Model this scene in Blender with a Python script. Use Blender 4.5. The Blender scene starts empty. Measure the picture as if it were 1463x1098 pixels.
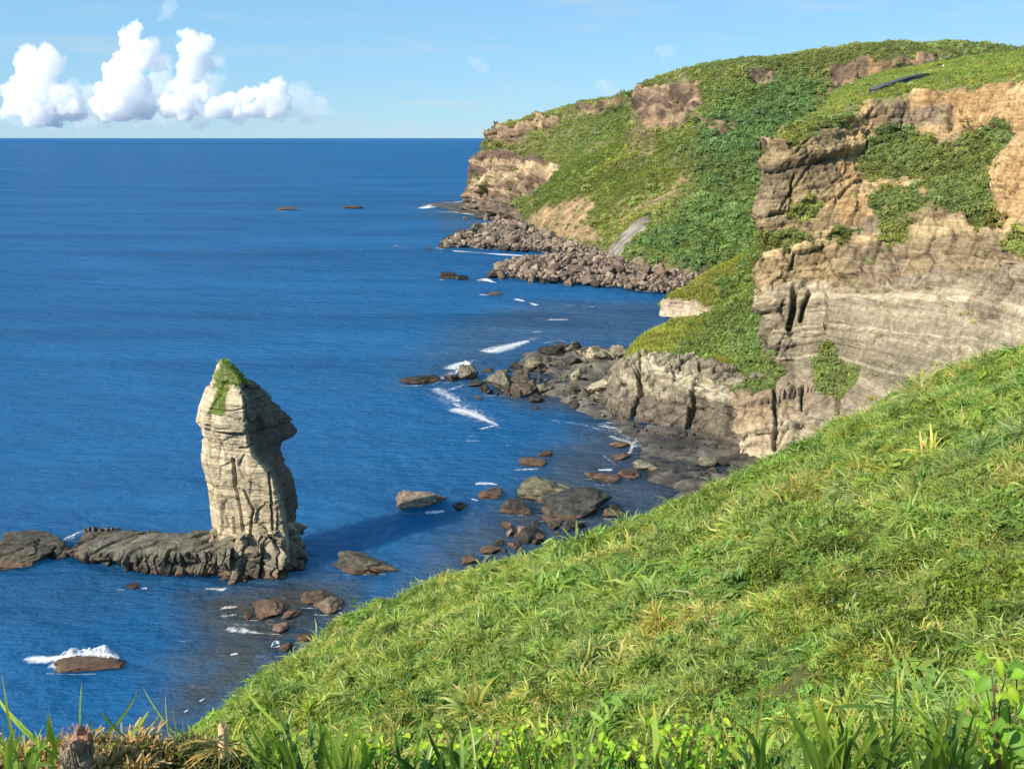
import bpy, bmesh, math, random
import numpy as np
from mathutils import Vector, Matrix, Euler, Quaternion

# ------------------------------------------------------------------ camera, world, sun
S = bpy.context.scene
H = 60.0            # eye height above the sea (m)
F = 1405.0          # focal length in photo pixels (photo 1463 x 1098)
PITCH = math.atan(353.0 / F)
CP, SP = math.cos(PITCH), math.sin(PITCH)
cam_d = bpy.data.cameras.new('camera')
cam = bpy.data.objects.new('camera', cam_d)
S.collection.objects.link(cam)
cam.location = (0, 0, H)
cam.rotation_euler = (math.pi / 2 - PITCH, 0, 0)
cam_d.sensor_width = 36.0
cam_d.lens = 36.0 * F / 1463.0
cam_d.clip_start = 0.1
cam_d.clip_end = 200000
S.camera = cam

SUN_EL = math.radians(37)
SUN_AZ = math.atan2(-0.80, -0.60)        # to-sun direction (x, y) = (-.80, -.60)
to_sun = Vector((math.sin(SUN_AZ) * math.cos(SUN_EL), math.cos(SUN_AZ) * math.cos(SUN_EL), math.sin(SUN_EL)))
world = bpy.data.worlds.new('World')
S.world = world
world.use_nodes = True
wn, wl = world.node_tree.nodes, world.node_tree.links
wn.clear()
w_out = wn.new('ShaderNodeOutputWorld')
w_bg = wn.new('ShaderNodeBackground')
sky = wn.new('ShaderNodeTexSky')
sky.sky_type = 'NISHITA'
sky.sun_disc = False
sky.sun_elevation = SUN_EL
sky.sun_rotation = SUN_AZ
sky.altitude = 60
sky.air_density = 1.0
sky.dust_density = 0.0
sky.ozone_density = 4.0
w_bg.inputs['Strength'].default_value = 0.072
# thin high and horizon cloud veils, placed by view direction on the sky itself
geo = wn.new('ShaderNodeTexCoord')
mp = wn.new('ShaderNodeMapping'); mp.inputs['Scale'].default_value = (3.2, 3.2, 26.0)
wl.new(geo.outputs['Generated'], mp.inputs['Vector'])
nz = wn.new('ShaderNodeTexNoise'); nz.inputs['Scale'].default_value = 2.2; nz.inputs['Detail'].default_value = 7
nz.inputs['Roughness'].default_value = 0.55
wl.new(mp.outputs[0], nz.inputs['Vector'])
rp = wn.new('ShaderNodeValToRGB')
rp.color_ramp.elements[0].position = 0.50; rp.color_ramp.elements[0].color = (0, 0, 0, 1)
rp.color_ramp.elements[1].position = 0.80; rp.color_ramp.elements[1].color = (0.45, 0.45, 0.45, 1)
wl.new(nz.outputs['Fac'], rp.inputs['Fac'])
hz_ = wn.new('ShaderNodeMixRGB'); hz_.inputs['Fac'].default_value = .5; hz_.inputs['Color2'].default_value = (3.2, 6.6, 9.6, 1)   # even pale blue blended into the whole sky
mixw = wn.new('ShaderNodeMixRGB'); mixw.inputs['Color2'].default_value = (6.0, 6.6, 7.2, 1)
wl.new(rp.outputs['Color'], mixw.inputs['Fac'])
gam = wn.new('ShaderNodeHueSaturation'); gam.inputs['Saturation'].default_value = 1.0; gam.inputs['Value'].default_value = 1.0
wl.new(sky.outputs['Color'], gam.inputs['Color'])
sky_t = wn.new('ShaderNodeMixRGB'); sky_t.blend_type = 'MULTIPLY'; sky_t.inputs['Fac'].default_value = 1; sky_t.inputs['Color2'].default_value = (.77, .945, 1.14, 1)
wl.new(gam.outputs['Color'], sky_t.inputs['Color1']); wl.new(sky_t.outputs['Color'], hz_.inputs['Color1']); wl.new(hz_.outputs['Color'], mixw.inputs['Color1'])
wl.new(mixw.outputs['Color'], w_bg.inputs['Color'])
wl.new(w_bg.outputs[0], w_out.inputs['Surface'])

sun_d = bpy.data.lights.new('sun', 'SUN')
sun_d.energy = 5.0
sun_d.angle = math.radians(0.5)
sun_d.color = (1.0, 0.90, 0.74)
sun = bpy.data.objects.new('sun', sun_d)
S.collection.objects.link(sun)
sun.rotation_euler = to_sun.to_track_quat('Z', 'Y').to_euler()
sun.location = (0, 0, 120)
S.view_settings.view_transform = 'Standard'
S.view_settings.look = 'None'
S.view_settings.gamma = 1.0
S.view_settings.exposure = 0.62
S.view_settings.use_curve_mapping = False
S.cycles.max_bounces = 32
S.cycles.diffuse_bounces = 3
S.cycles.glossy_bounces = 3
S.cycles.transmission_bounces = 4
S.cycles.transparent_max_bounces = 24
S.cycles.volume_bounces = 32

# ------------------------------------------------------------------ maths helpers
R = np.random.RandomState
random.seed(7)

def P(px, py, Y):
    """world point seen at photo pixel (px, py) at forward distance Y"""
    u = (px - 731.5) / F; v = -(py - 549.0) / F
    dy = CP + v * SP; dz = -SP + v * CP
    return np.array((u / dy * Y, Y, H + dz / dy * Y))

def Z(px, py, z=0.0):
    """world point seen at photo pixel (px, py) at height z"""
    u = (px - 731.5) / F; v = -(py - 549.0) / F
    dy = CP + v * SP; dz = -SP + v * CP
    t = (z - H) / dz
    return np.array((u * t, dy * t, z))

def proj(pts):
    d = pts - np.array((0, 0, H))
    fx = d[..., 0]; fz = d[..., 1] * CP - d[..., 2] * SP; fy = d[..., 1] * SP + d[..., 2] * CP
    fz = np.maximum(fz, 0.01)
    return 731.5 + F * fx / fz, 549.0 - F * fy / fz

def _h(ix, iy, iz, seed):
    n = (ix.astype(np.int64) * 374761393 + iy.astype(np.int64) * 668265263 + iz.astype(np.int64) * 2147483647 + seed * 1274126177) & 0xFFFFFFFF
    n = ((n ^ (n >> 13)) * 1274126177) & 0xFFFFFFFF
    n = (n ^ (n >> 16)) & 0xFFFFFFFF
    n = (n * 2246822519) & 0xFFFFFFFF
    n = n ^ (n >> 15)
    return (n & 0xFFFFFF) / float(0xFFFFFF)

def vn(p, scale=1.0, seed=0):
    """value noise -1..1"""
    q = p / scale
    i = np.floor(q); f = q - i
    f = f * f * f * (f * (f * 6 - 15) + 10)
    ix, iy, iz = i[..., 0], i[..., 1], i[..., 2]
    r = 0
    for a in (0, 1):
        wx = f[..., 0] if a else 1 - f[..., 0]
        for b in (0, 1):
            wy = f[..., 1] if b else 1 - f[..., 1]
            for c in (0, 1):
                wz = f[..., 2] if c else 1 - f[..., 2]
                r = r + wx * wy * wz * _h(ix + a, iy + b, iz + c, seed)
    return r * 2 - 1

def fbm(p, scale=1.0, octv=4, seed=0, rough=0.5):
    r = 0; a = 1.0; t = 0
    for k in range(octv):
        r = r + a * vn(p, scale / (2.03 ** k), seed + k * 17); t += a; a *= rough
    return r / t

def ss(x, a, b):
    t = np.clip((x - a) / (b - a), 0, 1)
    return t * t * (3 - 2 * t)

def polymask(px, py, poly, soft=6.0):
    """soft 0..1 membership of (px,py) in a polygon, falloff soft units"""
    poly = np.array(poly, float)
    shp = px.shape; X = px.ravel(); Y = py.ravel()
    inside = np.zeros(X.shape, bool); d2 = np.full(X.shape, 1e18)
    n = len(poly)
    for i in range(n):
        x1, y1 = poly[i]; x2, y2 = poly[(i + 1) % n]
        c = ((y1 > Y) != (y2 > Y)) & (X < (x2 - x1) * (Y - y1) / ((y2 - y1) if y2 != y1 else 1e-9) + x1)
        inside ^= c
        ex, ey = x2 - x1, y2 - y1
        t = np.clip(((X - x1) * ex + (Y - y1) * ey) / (ex * ex + ey * ey + 1e-9), 0, 1)
        d2 = np.minimum(d2, (X - x1 - t * ex) ** 2 + (Y - y1 - t * ey) ** 2)
    d = np.sqrt(d2) * np.where(inside, 1, -1)
    return ss(d, -soft, soft).reshape(shp)

def sdist(X, Y, poly):
    poly = np.array(poly, float)
    inside = np.zeros(X.shape, bool); d2 = np.full(X.shape, 1e18)
    n = len(poly)
    for i in range(n):
        x1, y1 = poly[i]; x2, y2 = poly[(i + 1) % n]
        inside ^= ((y1 > Y) != (y2 > Y)) & (X < (x2 - x1) * (Y - y1) / ((y2 - y1) if y2 != y1 else 1e-9) + x1)
        ex, ey = x2 - x1, y2 - y1
        t = np.clip(((X - x1) * ex + (Y - y1) * ey) / (ex * ex + ey * ey + 1e-9), 0, 1)
        d2 = np.minimum(d2, (X - x1 - t * ex) ** 2 + (Y - y1 - t * ey) ** 2)
    return np.sqrt(d2) * np.where(inside, 1, -1)

def facets(p, size, seed=0, tilt=.8):
    """broken rock faces: every cell has its own height and slant; returns height (-1..1) and crack 0..1"""
    q = (p + .0) / np.asarray(size, float)
    i0 = np.floor(q).astype(np.int64)
    b1 = np.full(q.shape[:-1], 9e9); b2 = b1.copy(); val = np.zeros(q.shape[:-1])
    for a in (-1, 0, 1):
        for b in (-1, 0, 1):
            for c in (-1, 0, 1):
                ix, iy, iz = i0[..., 0] + a, i0[..., 1] + b, i0[..., 2] + c
                fx, fy, fz = ix + .1 + .8 * _h(ix, iy, iz, seed), iy + .1 + .8 * _h(ix, iy, iz, seed + 1), iz + .1 + .8 * _h(ix, iy, iz, seed + 2)
                dx, dy, dz = q[..., 0] - fx, q[..., 1] - fy, q[..., 2] - fz
                d = dx * dx + dy * dy + dz * dz
                v = (_h(ix, iy, iz, seed + 3) * 2 - 1) + tilt * (dx * (_h(ix, iy, iz, seed + 4) * 2 - 1) + dy * (_h(ix, iy, iz, seed + 5) * 2 - 1) + dz * (_h(ix, iy, iz, seed + 6) * 2 - 1)) * 2
                near = d < b1
                b2 = np.where(near, b1, np.minimum(b2, d)); val = np.where(near, v, val); b1 = np.where(near, d, b1)
    return val, 1 - ss(np.sqrt(b2) - np.sqrt(b1), 0, .12)

class Strata:
    """a stack of rock layers: layer() gives the layer index, off() how far the layer stands out"""
    def __init__(s, seed, tmin, tmax, z0=-10, z1=140):
        r = R(seed); z = z0; b = [z0]; 
        while z < z1:
            z += r.uniform(tmin, tmax) * (1.8 if r.rand() < .2 else 1.0); b.append(z)
        s.b = np.array(b); s.o = r.uniform(-1, 1, len(b)); s.c = r.uniform(0, 1, len(b))
    def layer(s, z):
        return np.clip(np.searchsorted(s.b, z) - 1, 0, len(s.b) - 2)
    def off(s, z):
        i = s.layer(z); f = (z - s.b[i]) / (s.b[i + 1] - s.b[i])
        e = np.minimum(1, np.minimum(f, 1 - f) * 6)
        return s.o[i] * .75 + e * .25, i, np.minimum(f, 1 - f) * (s.b[i + 1] - s.b[i])

def blocks(P_, arc, st, width, seed, dip=.04):
    """blocky joints: each layer broken into blocks along its length; returns offset and crack 0..1"""
    o, i, _ = st.off(P_[..., 2] + dip * P_[..., 0] + .35 * vn(P_, 18, seed))
    w = width * (0.6 + 1.2 * st.c[i])
    q = arc / w + st.c[i] * 37 + .08 * vn(P_, 5, seed + 3)
    c = np.floor(q); f = q - c
    rnd = _h(c, i, c * 0, seed + 5)
    crack = 1 - ss(np.minimum(f, 1 - f) * w, 0.0, 0.35)
    return o, rnd, crack, i

# ------------------------------------------------------------------ blender helpers
def link(o): S.collection.objects.link(o); return o

def tag(o, label=None, cat=None, group=None, kind=None):
    if label: o['label'] = label
    if cat: o['category'] = cat
    if group: o['group'] = group
    if kind: o['kind'] = kind
    return o

def mesh_np(name, V, Fq, mat=None, col=None, smooth=False, parent=None, extra=None):
    me = bpy.data.meshes.new(name)
    V = np.asarray(V, np.float32).reshape(-1, 3)
    Fq = np.asarray(Fq, np.int32)
    n, k = Fq.shape
    me.vertices.add(len(V)); me.vertices.foreach_set('co', V.ravel())
    me.loops.add(n * k); me.loops.foreach_set('vertex_index', Fq.ravel())
    me.polygons.add(n); me.polygons.foreach_set('loop_start', np.arange(0, n * k, k, dtype=np.int32))
    me.polygons.foreach_set('loop_total', np.full(n, k, np.int32))
    me.update(calc_edges=True)
    me.validate()
    if smooth: me.polygons.foreach_set('use_smooth', np.ones(len(me.polygons), bool))
    if col is not None: set_col(me, col)
    if extra:
        for kx, vx in extra.items():
            a = me.attributes.new(kx, 'FLOAT', 'POINT'); a.data.foreach_set('value', np.asarray(vx, np.float32).ravel())
    if mat: me.materials.append(mat)
    o = bpy.data.objects.new(name, me); link(o)
    if parent: o.parent = parent
    return o

def set_col(me, col):
    c = np.ones((len(me.vertices), 4), np.float32); c[:, :3] = np.asarray(col, np.float32).reshape(-1, 3)
    a = me.color_attributes.new('Col', 'FLOAT_COLOR', 'POINT'); a.data.foreach_set('color', c.ravel())

def grid_faces(nv, nu, off=0, wrap=False):
    i = np.arange(nv - 1)[:, None]; j = np.arange(nu if wrap else nu - 1)[None, :]
    a = i * nu + j; b = i * nu + (j + 1) % nu
    return np.stack([a, b, b + nu, a + nu], -1).reshape(-1, 4) + off

def empty(name, loc, label, cat, group=None):
    o = bpy.data.objects.new(name, None); link(o); o.location = loc; o.empty_display_size = .5
    return tag(o, label, cat, group)

def sheet(rows, nu, rowsub):
    """rows of knots (world points) -> dense grid (nv, nu, 3)"""
    out = []
    for r in rows:
        r = np.array(r, float)
        d = np.concatenate([[0], np.cumsum(np.linalg.norm(np.diff(r, axis=0), axis=1))]); d /= d[-1]
        t = np.linspace(0, 1, nu)
        out.append(np.stack([np.interp(t, d, r[:, k]) for k in range(3)], -1))
    g = []
    n = len(out)
    for i in range(n - 1):
        p0 = out[max(i - 1, 0)]; p1 = out[i]; p2 = out[i + 1]; p3 = out[min(i + 2, n - 1)]
        m = rowsub[i] if hasattr(rowsub, '__len__') else rowsub
        for k in range(m):
            t = k / m
            lin = p1 * (1 - t) + p2 * t
            cr = .5 * ((2 * p1) + (-p0 + p2) * t + (2 * p0 - 5 * p1 + 4 * p2 - p3) * t * t + (-p0 + 3 * p1 - 3 * p2 + p3) * t ** 3)
            g.append(lin * .6 + cr * .4)
    g.append(out[-1])
    return np.array(g)

def smooth_grid(G, n=1):
    for _ in range(n):
        A = G.copy()
        A[:, 1:-1] = (G[:, :-2] + 2 * G[:, 1:-1] + G[:, 2:]) / 4
        B = A.copy()
        B[1:-1] = (A[:-2] + 2 * A[1:-1] + A[2:]) / 4
        G = B
    return G

def normals(G):
    du = np.gradient(G, axis=1); dv = np.gradient(G, axis=0)
    n = np.cross(du, dv); n /= np.linalg.norm(n, axis=-1, keepdims=True) + 1e-9
    return n

def along(G):
    return .62 * G[..., 0] - .78 * G[..., 1]

def arclen(G):
    m = G[G.shape[0] // 2]
    d = np.concatenate([[0], np.cumsum(np.linalg.norm(np.diff(m[:, :2], axis=0), axis=1))])
    return np.broadcast_to(d[None, :], G.shape[:2])

def mixc(a, b, t):
    t = np.asarray(t)[..., None]
    return np.asarray(a) * (1 - t) + np.asarray(b) * t

# ------------------------------------------------------------------ materials
def newmat(name):
    m = bpy.data.materials.new(name); m.use_nodes = True
    n, l = m.node_tree.nodes, m.node_tree.links
    return m, n, l, n['Principled BSDF'], n['Material Output']

def rock_mat(name, fine=1.0, strata=1.5, svar=0.35, bump=0.5, rough=0.9, bdist=0.25, streak=.16, sscale=.55, dip=.035):
    m, n, l, b, out = newmat(name)
    at = n.new('ShaderNodeAttribute'); at.attribute_name = 'Col'
    tc = n.new('ShaderNodeNewGeometry')
    # thin bedding lines, gently warped
    nw = n.new('ShaderNodeTexNoise'); nw.inputs['Scale'].default_value = .12 * strata; nw.inputs['Detail'].default_value = 3
    l.new(tc.outputs['Position'], nw.inputs['Vector'])
    wv = n.new('ShaderNodeVectorMath'); wv.operation = 'MULTIPLY_ADD'; wv.inputs[1].default_value = (.7 / strata,) * 3
    l.new(nw.outputs['Color'], wv.inputs[0]); l.new(tc.outputs['Position'], wv.inputs[2])
    mp1 = n.new('ShaderNodeMapping'); mp1.inputs['Scale'].default_value = (.06, .06, strata)
    mp1.inputs['Rotation'].default_value = (0.0, dip, 0)
    l.new(wv.outputs[0], mp1.inputs['Vector'])
    n1 = n.new('ShaderNodeTexNoise'); n1.inputs['Scale'].default_value = 1.0; n1.inputs['Detail'].default_value = 5; n1.inputs['Roughness'].default_value = .7
    l.new(mp1.outputs[0], n1.inputs['Vector'])
    n2 = n.new('ShaderNodeTexNoise'); n2.inputs['Scale'].default_value = fine; n2.inputs['Detail'].default_value = 8; n2.inputs['Roughness'].default_value = .65
    l.new(tc.outputs['Position'], n2.inputs['Vector'])
    # vertical stain streaks
    mp3 = n.new('ShaderNodeMapping'); mp3.inputs['Scale'].default_value = (sscale, sscale, sscale * .09)
    l.new(tc.outputs['Position'], mp3.inputs['Vector'])
    n3 = n.new('ShaderNodeTexNoise'); n3.inputs['Scale'].default_value = 1.0; n3.inputs['Detail'].default_value = 4
    l.new(mp3.outputs[0], n3.inputs['Vector'])
    def rng(src, a, c, lo, hi):
        q = n.new('ShaderNodeMapRange'); q.inputs['From Min'].default_value = a; q.inputs['From Max'].default_value = c
        q.inputs['To Min'].default_value = lo; q.inputs['To Max'].default_value = hi; l.new(src, q.inputs['Value']); return q.outputs[0]
    a1 = rng(n1.outputs['Fac'], .3, .7, 1 - svar, 1 + svar)
    a2 = rng(n2.outputs['Fac'], .25, .75, .52, 1.48)
    a3 = rng(n3.outputs['Fac'], .3, .7, 1 - streak, 1 + streak * .8)
    m1 = n.new('ShaderNodeMath'); m1.operation = 'MULTIPLY'; l.new(a1, m1.inputs[0]); l.new(a2, m1.inputs[1])
    m2 = n.new('ShaderNodeMath'); m2.operation = 'MULTIPLY'; l.new(m1.outputs[0], m2.inputs[0]); l.new(a3, m2.inputs[1])
    vm = n.new('ShaderNodeVectorMath'); vm.operation = 'SCALE'; l.new(at.outputs['Color'], vm.inputs[0]); l.new(m2.outputs[0], vm.inputs['Scale'])
    l.new(vm.outputs[0], b.inputs['Base Color'])
    b.inputs['Roughness'].default_value = rough
    b.inputs['Specular IOR Level'].default_value = .25
    add = n.new('ShaderNodeMath'); add.operation = 'ADD'; l.new(n1.outputs['Fac'], add.inputs[0]); l.new(n2.outputs['Fac'], add.inputs[1])
    bp = n.new('ShaderNodeBump'); bp.inputs['Strength'].default_value = bump; bp.inputs['Distance'].default_value = bdist
    l.new(add.outputs[0], bp.inputs['Height']); l.new(bp.outputs[0], b.inputs['Normal'])
    return m

def leaf_mat(name, base, attr='INSTANCER', rough=.45, trans=.35, vcol=True, spec=.35):
    """foliage: base colour x per-instance tint x per-leaf variation"""
    m, n, l, b, out = newmat(name)
    b.inputs['Roughness'].default_value = rough
    b.inputs['Specular IOR Level'].default_value = spec
    cur = None
    rgb = n.new('ShaderNodeRGB'); rgb.outputs[0].default_value = (*base, 1); cur = rgb.outputs[0]
    if attr == 'INSTANCER':
        a = n.new('ShaderNodeAttribute'); a.attribute_type = 'INSTANCER'; a.attribute_name = 'tint'
        mx = n.new('ShaderNodeMixRGB'); mx.blend_type = 'MULTIPLY'; mx.inputs['Fac'].default_value = 1
        l.new(cur, mx.inputs['Color1']); l.new(a.outputs['Color'], mx.inputs['Color2']); cur = mx.outputs[0]
    if vcol:
        a = n.new('ShaderNodeAttribute'); a.attribute_name = 'Col'
        mx = n.new('ShaderNodeMixRGB'); mx.blend_type = 'MULTIPLY'; mx.inputs['Fac'].default_value = 1
        l.new(cur, mx.inputs['Color1']); l.new(a.outputs['Color'], mx.inputs['Color2']); cur = mx.outputs[0]
    l.new(cur, b.inputs['Base Color'])
    tr = n.new('ShaderNodeBsdfTranslucent')
    hs = n.new('ShaderNodeMixRGB'); hs.blend_type = 'MULTIPLY'; hs.inputs['Fac'].default_value = 1; hs.inputs['Color2'].default_value = (1.35, 1.5, .65, 1)
    l.new(cur, hs.inputs['Color1']); l.new(hs.outputs[0], tr.inputs['Color'])
    ms = n.new('ShaderNodeMixShader'); ms.inputs[0].default_value = trans
    l.new(b.outputs[0], ms.inputs[1]); l.new(tr.outputs[0], ms.inputs[2]); l.new(ms.outputs[0], out.inputs['Surface'])
    return m

M_cliff = rock_mat('cliff_rock', fine=1.1, strata=1.9, svar=.30, bump=.9, bdist=.45, streak=.2, dip=.2)
M_far = rock_mat('far_rock', fine=.25, strata=.28, svar=.22, bump=.9, bdist=1.6, streak=.42, sscale=.16)
M_stack = rock_mat('stack_rock', fine=1.2, strata=1.8, svar=.13, bump=.7, bdist=.25)
M_bould = rock_mat('boulder_rock', fine=1.1, strata=.8, svar=.18, bump=.9, bdist=.4, rough=.8, streak=.25)
M_wet = rock_mat('wet_rock', fine=.9, strata=1.0, svar=.2, bump=.5, bdist=.2, rough=.55)
M_soil = rock_mat('turf_soil', fine=3.0, strata=1.0, svar=.1, bump=.4, bdist=.1)

# ------------------------------------------------------------------ foliage prototypes (instanced ground cover)
def proto_coll(name):
    return bpy.data.collections.new(name)

def add_proto(coll, name, V, Fc, mat, col):
    o = mesh_np(name, V, Fc, mat, col, smooth=False)
    S.collection.objects.unlink(o); coll.objects.link(o); return o

def blade_arrays(rs, n, lmin, lmax, w, spread, droop, seg=3, rad=.25, colv=(.75, 1.25)):
    V = []; Fc = []; C = []
    for k in range(n):
        a = rs.uniform(0, 2 * math.pi); r0 = rad * math.sqrt(rs.rand())
        b = np.array((math.cos(a) * r0, math.sin(a) * r0, 0)); a2 = a + rs.normal(0, .6)
        lean = rs.uniform(.05, spread); L = rs.uniform(lmin, lmax); ww = w * rs.uniform(.7, 1.3)
        d = np.array((math.cos(a2), math.sin(a2), 0)); side = np.array((-d[1], d[0], 0))
        tw = rs.uniform(-.8, .8)
        side = side * math.cos(tw) + np.array((0, 0, 1)) * math.sin(tw)
        p = b.copy(); ang = lean; base = len(V); cv = rs.uniform(*colv)
        dry = rs.rand() < .07
        c0 = np.array((1.5, 1.1, 1.5)) * cv if dry else np.array((cv * rs.uniform(.8, 1.25), cv, cv * rs.uniform(.6, 1.1)))
        for i in range(seg + 1):
            t = i / seg; hw = ww * .5 * (1 - t ** 2.2) + .002
            V += [p - side * hw, p + side * hw]
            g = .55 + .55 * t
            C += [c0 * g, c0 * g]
            if i < seg:
                p = p + (d * math.sin(ang) + np.array((0, 0, 1)) * math.cos(ang)) * L / seg
                ang += droop * rs.uniform(.6, 1.3) / seg * 1.5
        for i in range(seg):
            j = base + 2 * i; Fc.append((j, j + 1, j + 3, j + 2))
    return V, Fc, C

def leaf_dome(rs, n, size, rx, rz, lump=.35, core=True, up=.3, aspect=1.6):
    """leaf cards through the outer volume of a lumpy dome + a dark lumpy core"""
    V = []; Fc = []; C = []
    lob = [(rs.normal(0, .5, 3), rs.uniform(.35, .7)) for _ in range(5)]
    def rad(d):
        s = 1.0
        for c, a in lob:
            cc = c / (np.linalg.norm(c) + 1e-6); s += lump * a * max(0, float(d @ cc)) ** 4
        return s - lump * .3
    for k in range(n):
        d = rs.normal(0, 1, 3); d[2] = abs(d[2]) * .9 - .15; d /= np.linalg.norm(d)
        rr = rad(d) * rs.uniform(.72, 1.08)
        c = d * rr * np.array((rx, rx, rz)); c[2] = max(c[2], -.1)
        nrm = d + rs.normal(0, .55, 3) + np.array((0, 0, up)); nrm /= np.linalg.norm(nrm)
        t1 = np.cross(nrm, rs.normal(0, 1, 3)); t1 /= np.linalg.norm(t1); t2 = np.cross(nrm, t1)
        s = size * rs.uniform(.6, 1.4); b = len(V)
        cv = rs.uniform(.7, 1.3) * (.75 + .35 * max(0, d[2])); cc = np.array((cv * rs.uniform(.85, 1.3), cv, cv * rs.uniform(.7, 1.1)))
        V += [c - t1 * s * aspect, c - t2 * s * .6, c + t1 * s * aspect, c + t2 * s * .6]
        C += [cc] * 4; Fc.append((b, b + 1, b + 2, b + 3))
    return V, Fc, C

LEAF_FAR = leaf_mat('far_foliage', (.185, .270, .115), trans=.4, rough=.6, spec=.15)
LEAF_GRASS = leaf_mat('slope_grass', (.335, .450, .125), trans=.45, rough=.45)
LEAF_BUSH = leaf_mat('slope_bush', (.130, .215, .045), trans=.4, rough=.4)

C_far = proto_coll('far_bush_kinds')
for k in range(6):
    rs = R(100 + k)
    V, Fc, C = leaf_dome(rs, 150, .20, 1.0, .8 + .3 * rs.rand(), lump=.7)
    add_proto(C_far, 'far_bush_%d' % k, V, Fc, LEAF_FAR, C)
C_bush = proto_coll('near_bush_kinds')
for k in range(4):
    rs = R(140 + k)
    V, Fc, C = leaf_dome(rs, 420, .075, .8, .75, lump=.7)
    add_proto(C_bush, 'near_bush_%d' % k, V, Fc, LEAF_BUSH, C)
C_grass = proto_coll('grass_kinds')
for k in range(6):
    rs = R(180 + k)
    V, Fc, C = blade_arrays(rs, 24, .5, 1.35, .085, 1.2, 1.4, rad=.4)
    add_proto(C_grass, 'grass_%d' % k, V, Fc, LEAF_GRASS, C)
C_tuft = proto_coll('far_grass_kinds')
for k in range(4):
    rs = R(210 + k)
    V, Fc, C = blade_arrays(rs, 22, .5, 1.1, .12, .9, 1.2, seg=2, rad=.6)
    add_proto(C_tuft, 'far_grass_%d' % k, V, Fc, LEAF_GRASS, C)

def scatter(name, pts, scl, tint, coll, seed=0, label=None, cat=None, tilt=.15, nrm=None, zscale=None, kind='stuff', parent=None):
    n = len(pts); rs = R(seed + 999)
    me = bpy.data.meshes.new(name); me.vertices.add(n); me.vertices.foreach_set('co', np.asarray(pts, np.float32).ravel())
    rot = np.zeros((n, 3)); rot[:, 2] = rs.uniform(0, 6.283, n); rot[:, 0] = rs.normal(0, tilt, n); rot[:, 1] = rs.normal(0, tilt, n)
    sc = np.repeat(np.asarray(scl)[:, None], 3, 1); sc[:, 2] *= rs.uniform(.75, 1.25, n) if zscale is None else zscale
    for nm, arr in (('rot', rot), ('scl', sc)):
        a = me.attributes.new(nm, 'FLOAT_VECTOR', 'POINT'); a.data.foreach_set('vector', np.asarray(arr, np.float32).ravel())
    a = me.attributes.new('idx', 'INT', 'POINT'); a.data.foreach_set('value', rs.randint(0, len(coll.objects), n).astype(np.int32))
    c = np.ones((n, 4), np.float32); c[:, :3] = tint
    a = me.attributes.new('tint', 'FLOAT_COLOR', 'POINT'); a.data.foreach_set('color', c.ravel())
    o = bpy.data.objects.new(name, me); link(o)
    ng = bpy.data.node_groups.new(name + '_nodes', 'GeometryNodeTree')
    ng.interface.new_socket('Geometry', in_out='INPUT', socket_type='NodeSocketGeometry')
    ng.interface.new_socket('Geometry', in_out='OUTPUT', socket_type='NodeSocketGeometry')
    gi = ng.nodes.new('NodeGroupInput'); go = ng.nodes.new('NodeGroupOutput')
    ip = ng.nodes.new('GeometryNodeInstanceOnPoints'); ci = ng.nodes.new('GeometryNodeCollectionInfo')
    ci.inputs['Collection'].default_value = coll; ci.inputs['Separate Children'].default_value = True; ci.inputs['Reset Children'].default_value = True
    def na(nm, t):
        q = ng.nodes.new('GeometryNodeInputNamedAttribute'); q.data_type = t; q.inputs['Name'].default_value = nm; return q
    ar, as_, ai = na('rot', 'FLOAT_VECTOR'), na('scl', 'FLOAT_VECTOR'), na('idx', 'INT')
    e2r = ng.nodes.new('FunctionNodeEulerToRotation')
    L = ng.links
    L.new(gi.outputs[0], ip.inputs['Points']); L.new(ci.outputs[0], ip.inputs['Instance'])
    ip.inputs['Pick Instance'].default_value = True
    L.new(ai.outputs['Attribute'], ip.inputs['Instance Index'])
    L.new(ar.outputs['Attribute'], e2r.inputs[0]); L.new(e2r.outputs[0], ip.inputs['Rotation'])
    L.new(as_.outputs['Attribute'], ip.inputs['Scale'])
    L.new(ip.outputs[0], go.inputs[0])
    md = o.modifiers.new('scatter', 'NODES'); md.node_group = ng
    tag(o, label, cat, kind=kind)
    if parent: o.parent = parent
    return o

def sample_grid(G, W, n, seed):
    """n random points on grid surface weighted by W (nv,nu); returns pts, iv, iu"""
    rs = R(seed)
    du = np.linalg.norm(G[:-1, 1:] - G[:-1, :-1], axis=-1); dv = np.linalg.norm(G[1:, :-1] - G[:-1, :-1], axis=-1)
    w = (W[:-1, :-1] * du * dv).ravel(); w = w / w.sum()
    ids = rs.choice(len(w), n, p=w)
    iv, iu = np.unravel_index(ids, (G.shape[0] - 1, G.shape[1] - 1))
    a = rs.rand(n, 1); b = rs.rand(n, 1)
    p = G[iv, iu] * (1 - a) * (1 - b) + G[iv, iu + 1] * a * (1 - b) + G[iv + 1, iu] * (1 - a) * b + G[iv + 1, iu + 1] * a * b
    return p, iv, iu

def green_tint(p, seed, base=(1, 1, 1), amp=.35, scale=12.0):
    n1 = fbm(p, scale, 3, seed); n2 = fbm(p, scale * .35, 2, seed + 50)
    rs = R(seed)
    v = 1 + amp * n1 + amp * .5 * n2 + rs.normal(0, .12, len(p))
    y = np.clip(.5 + .9 * fbm(p, scale * 1.7, 3, seed + 90) + rs.normal(0, .1, len(p)), 0, 1)
    c = np.stack([v * (.86 + .5 * y), v * (.95 + .15 * y), v * (1.08 - .15 * y)], -1) * np.asarray(base)
    return np.clip(c, .15, 4)

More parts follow.
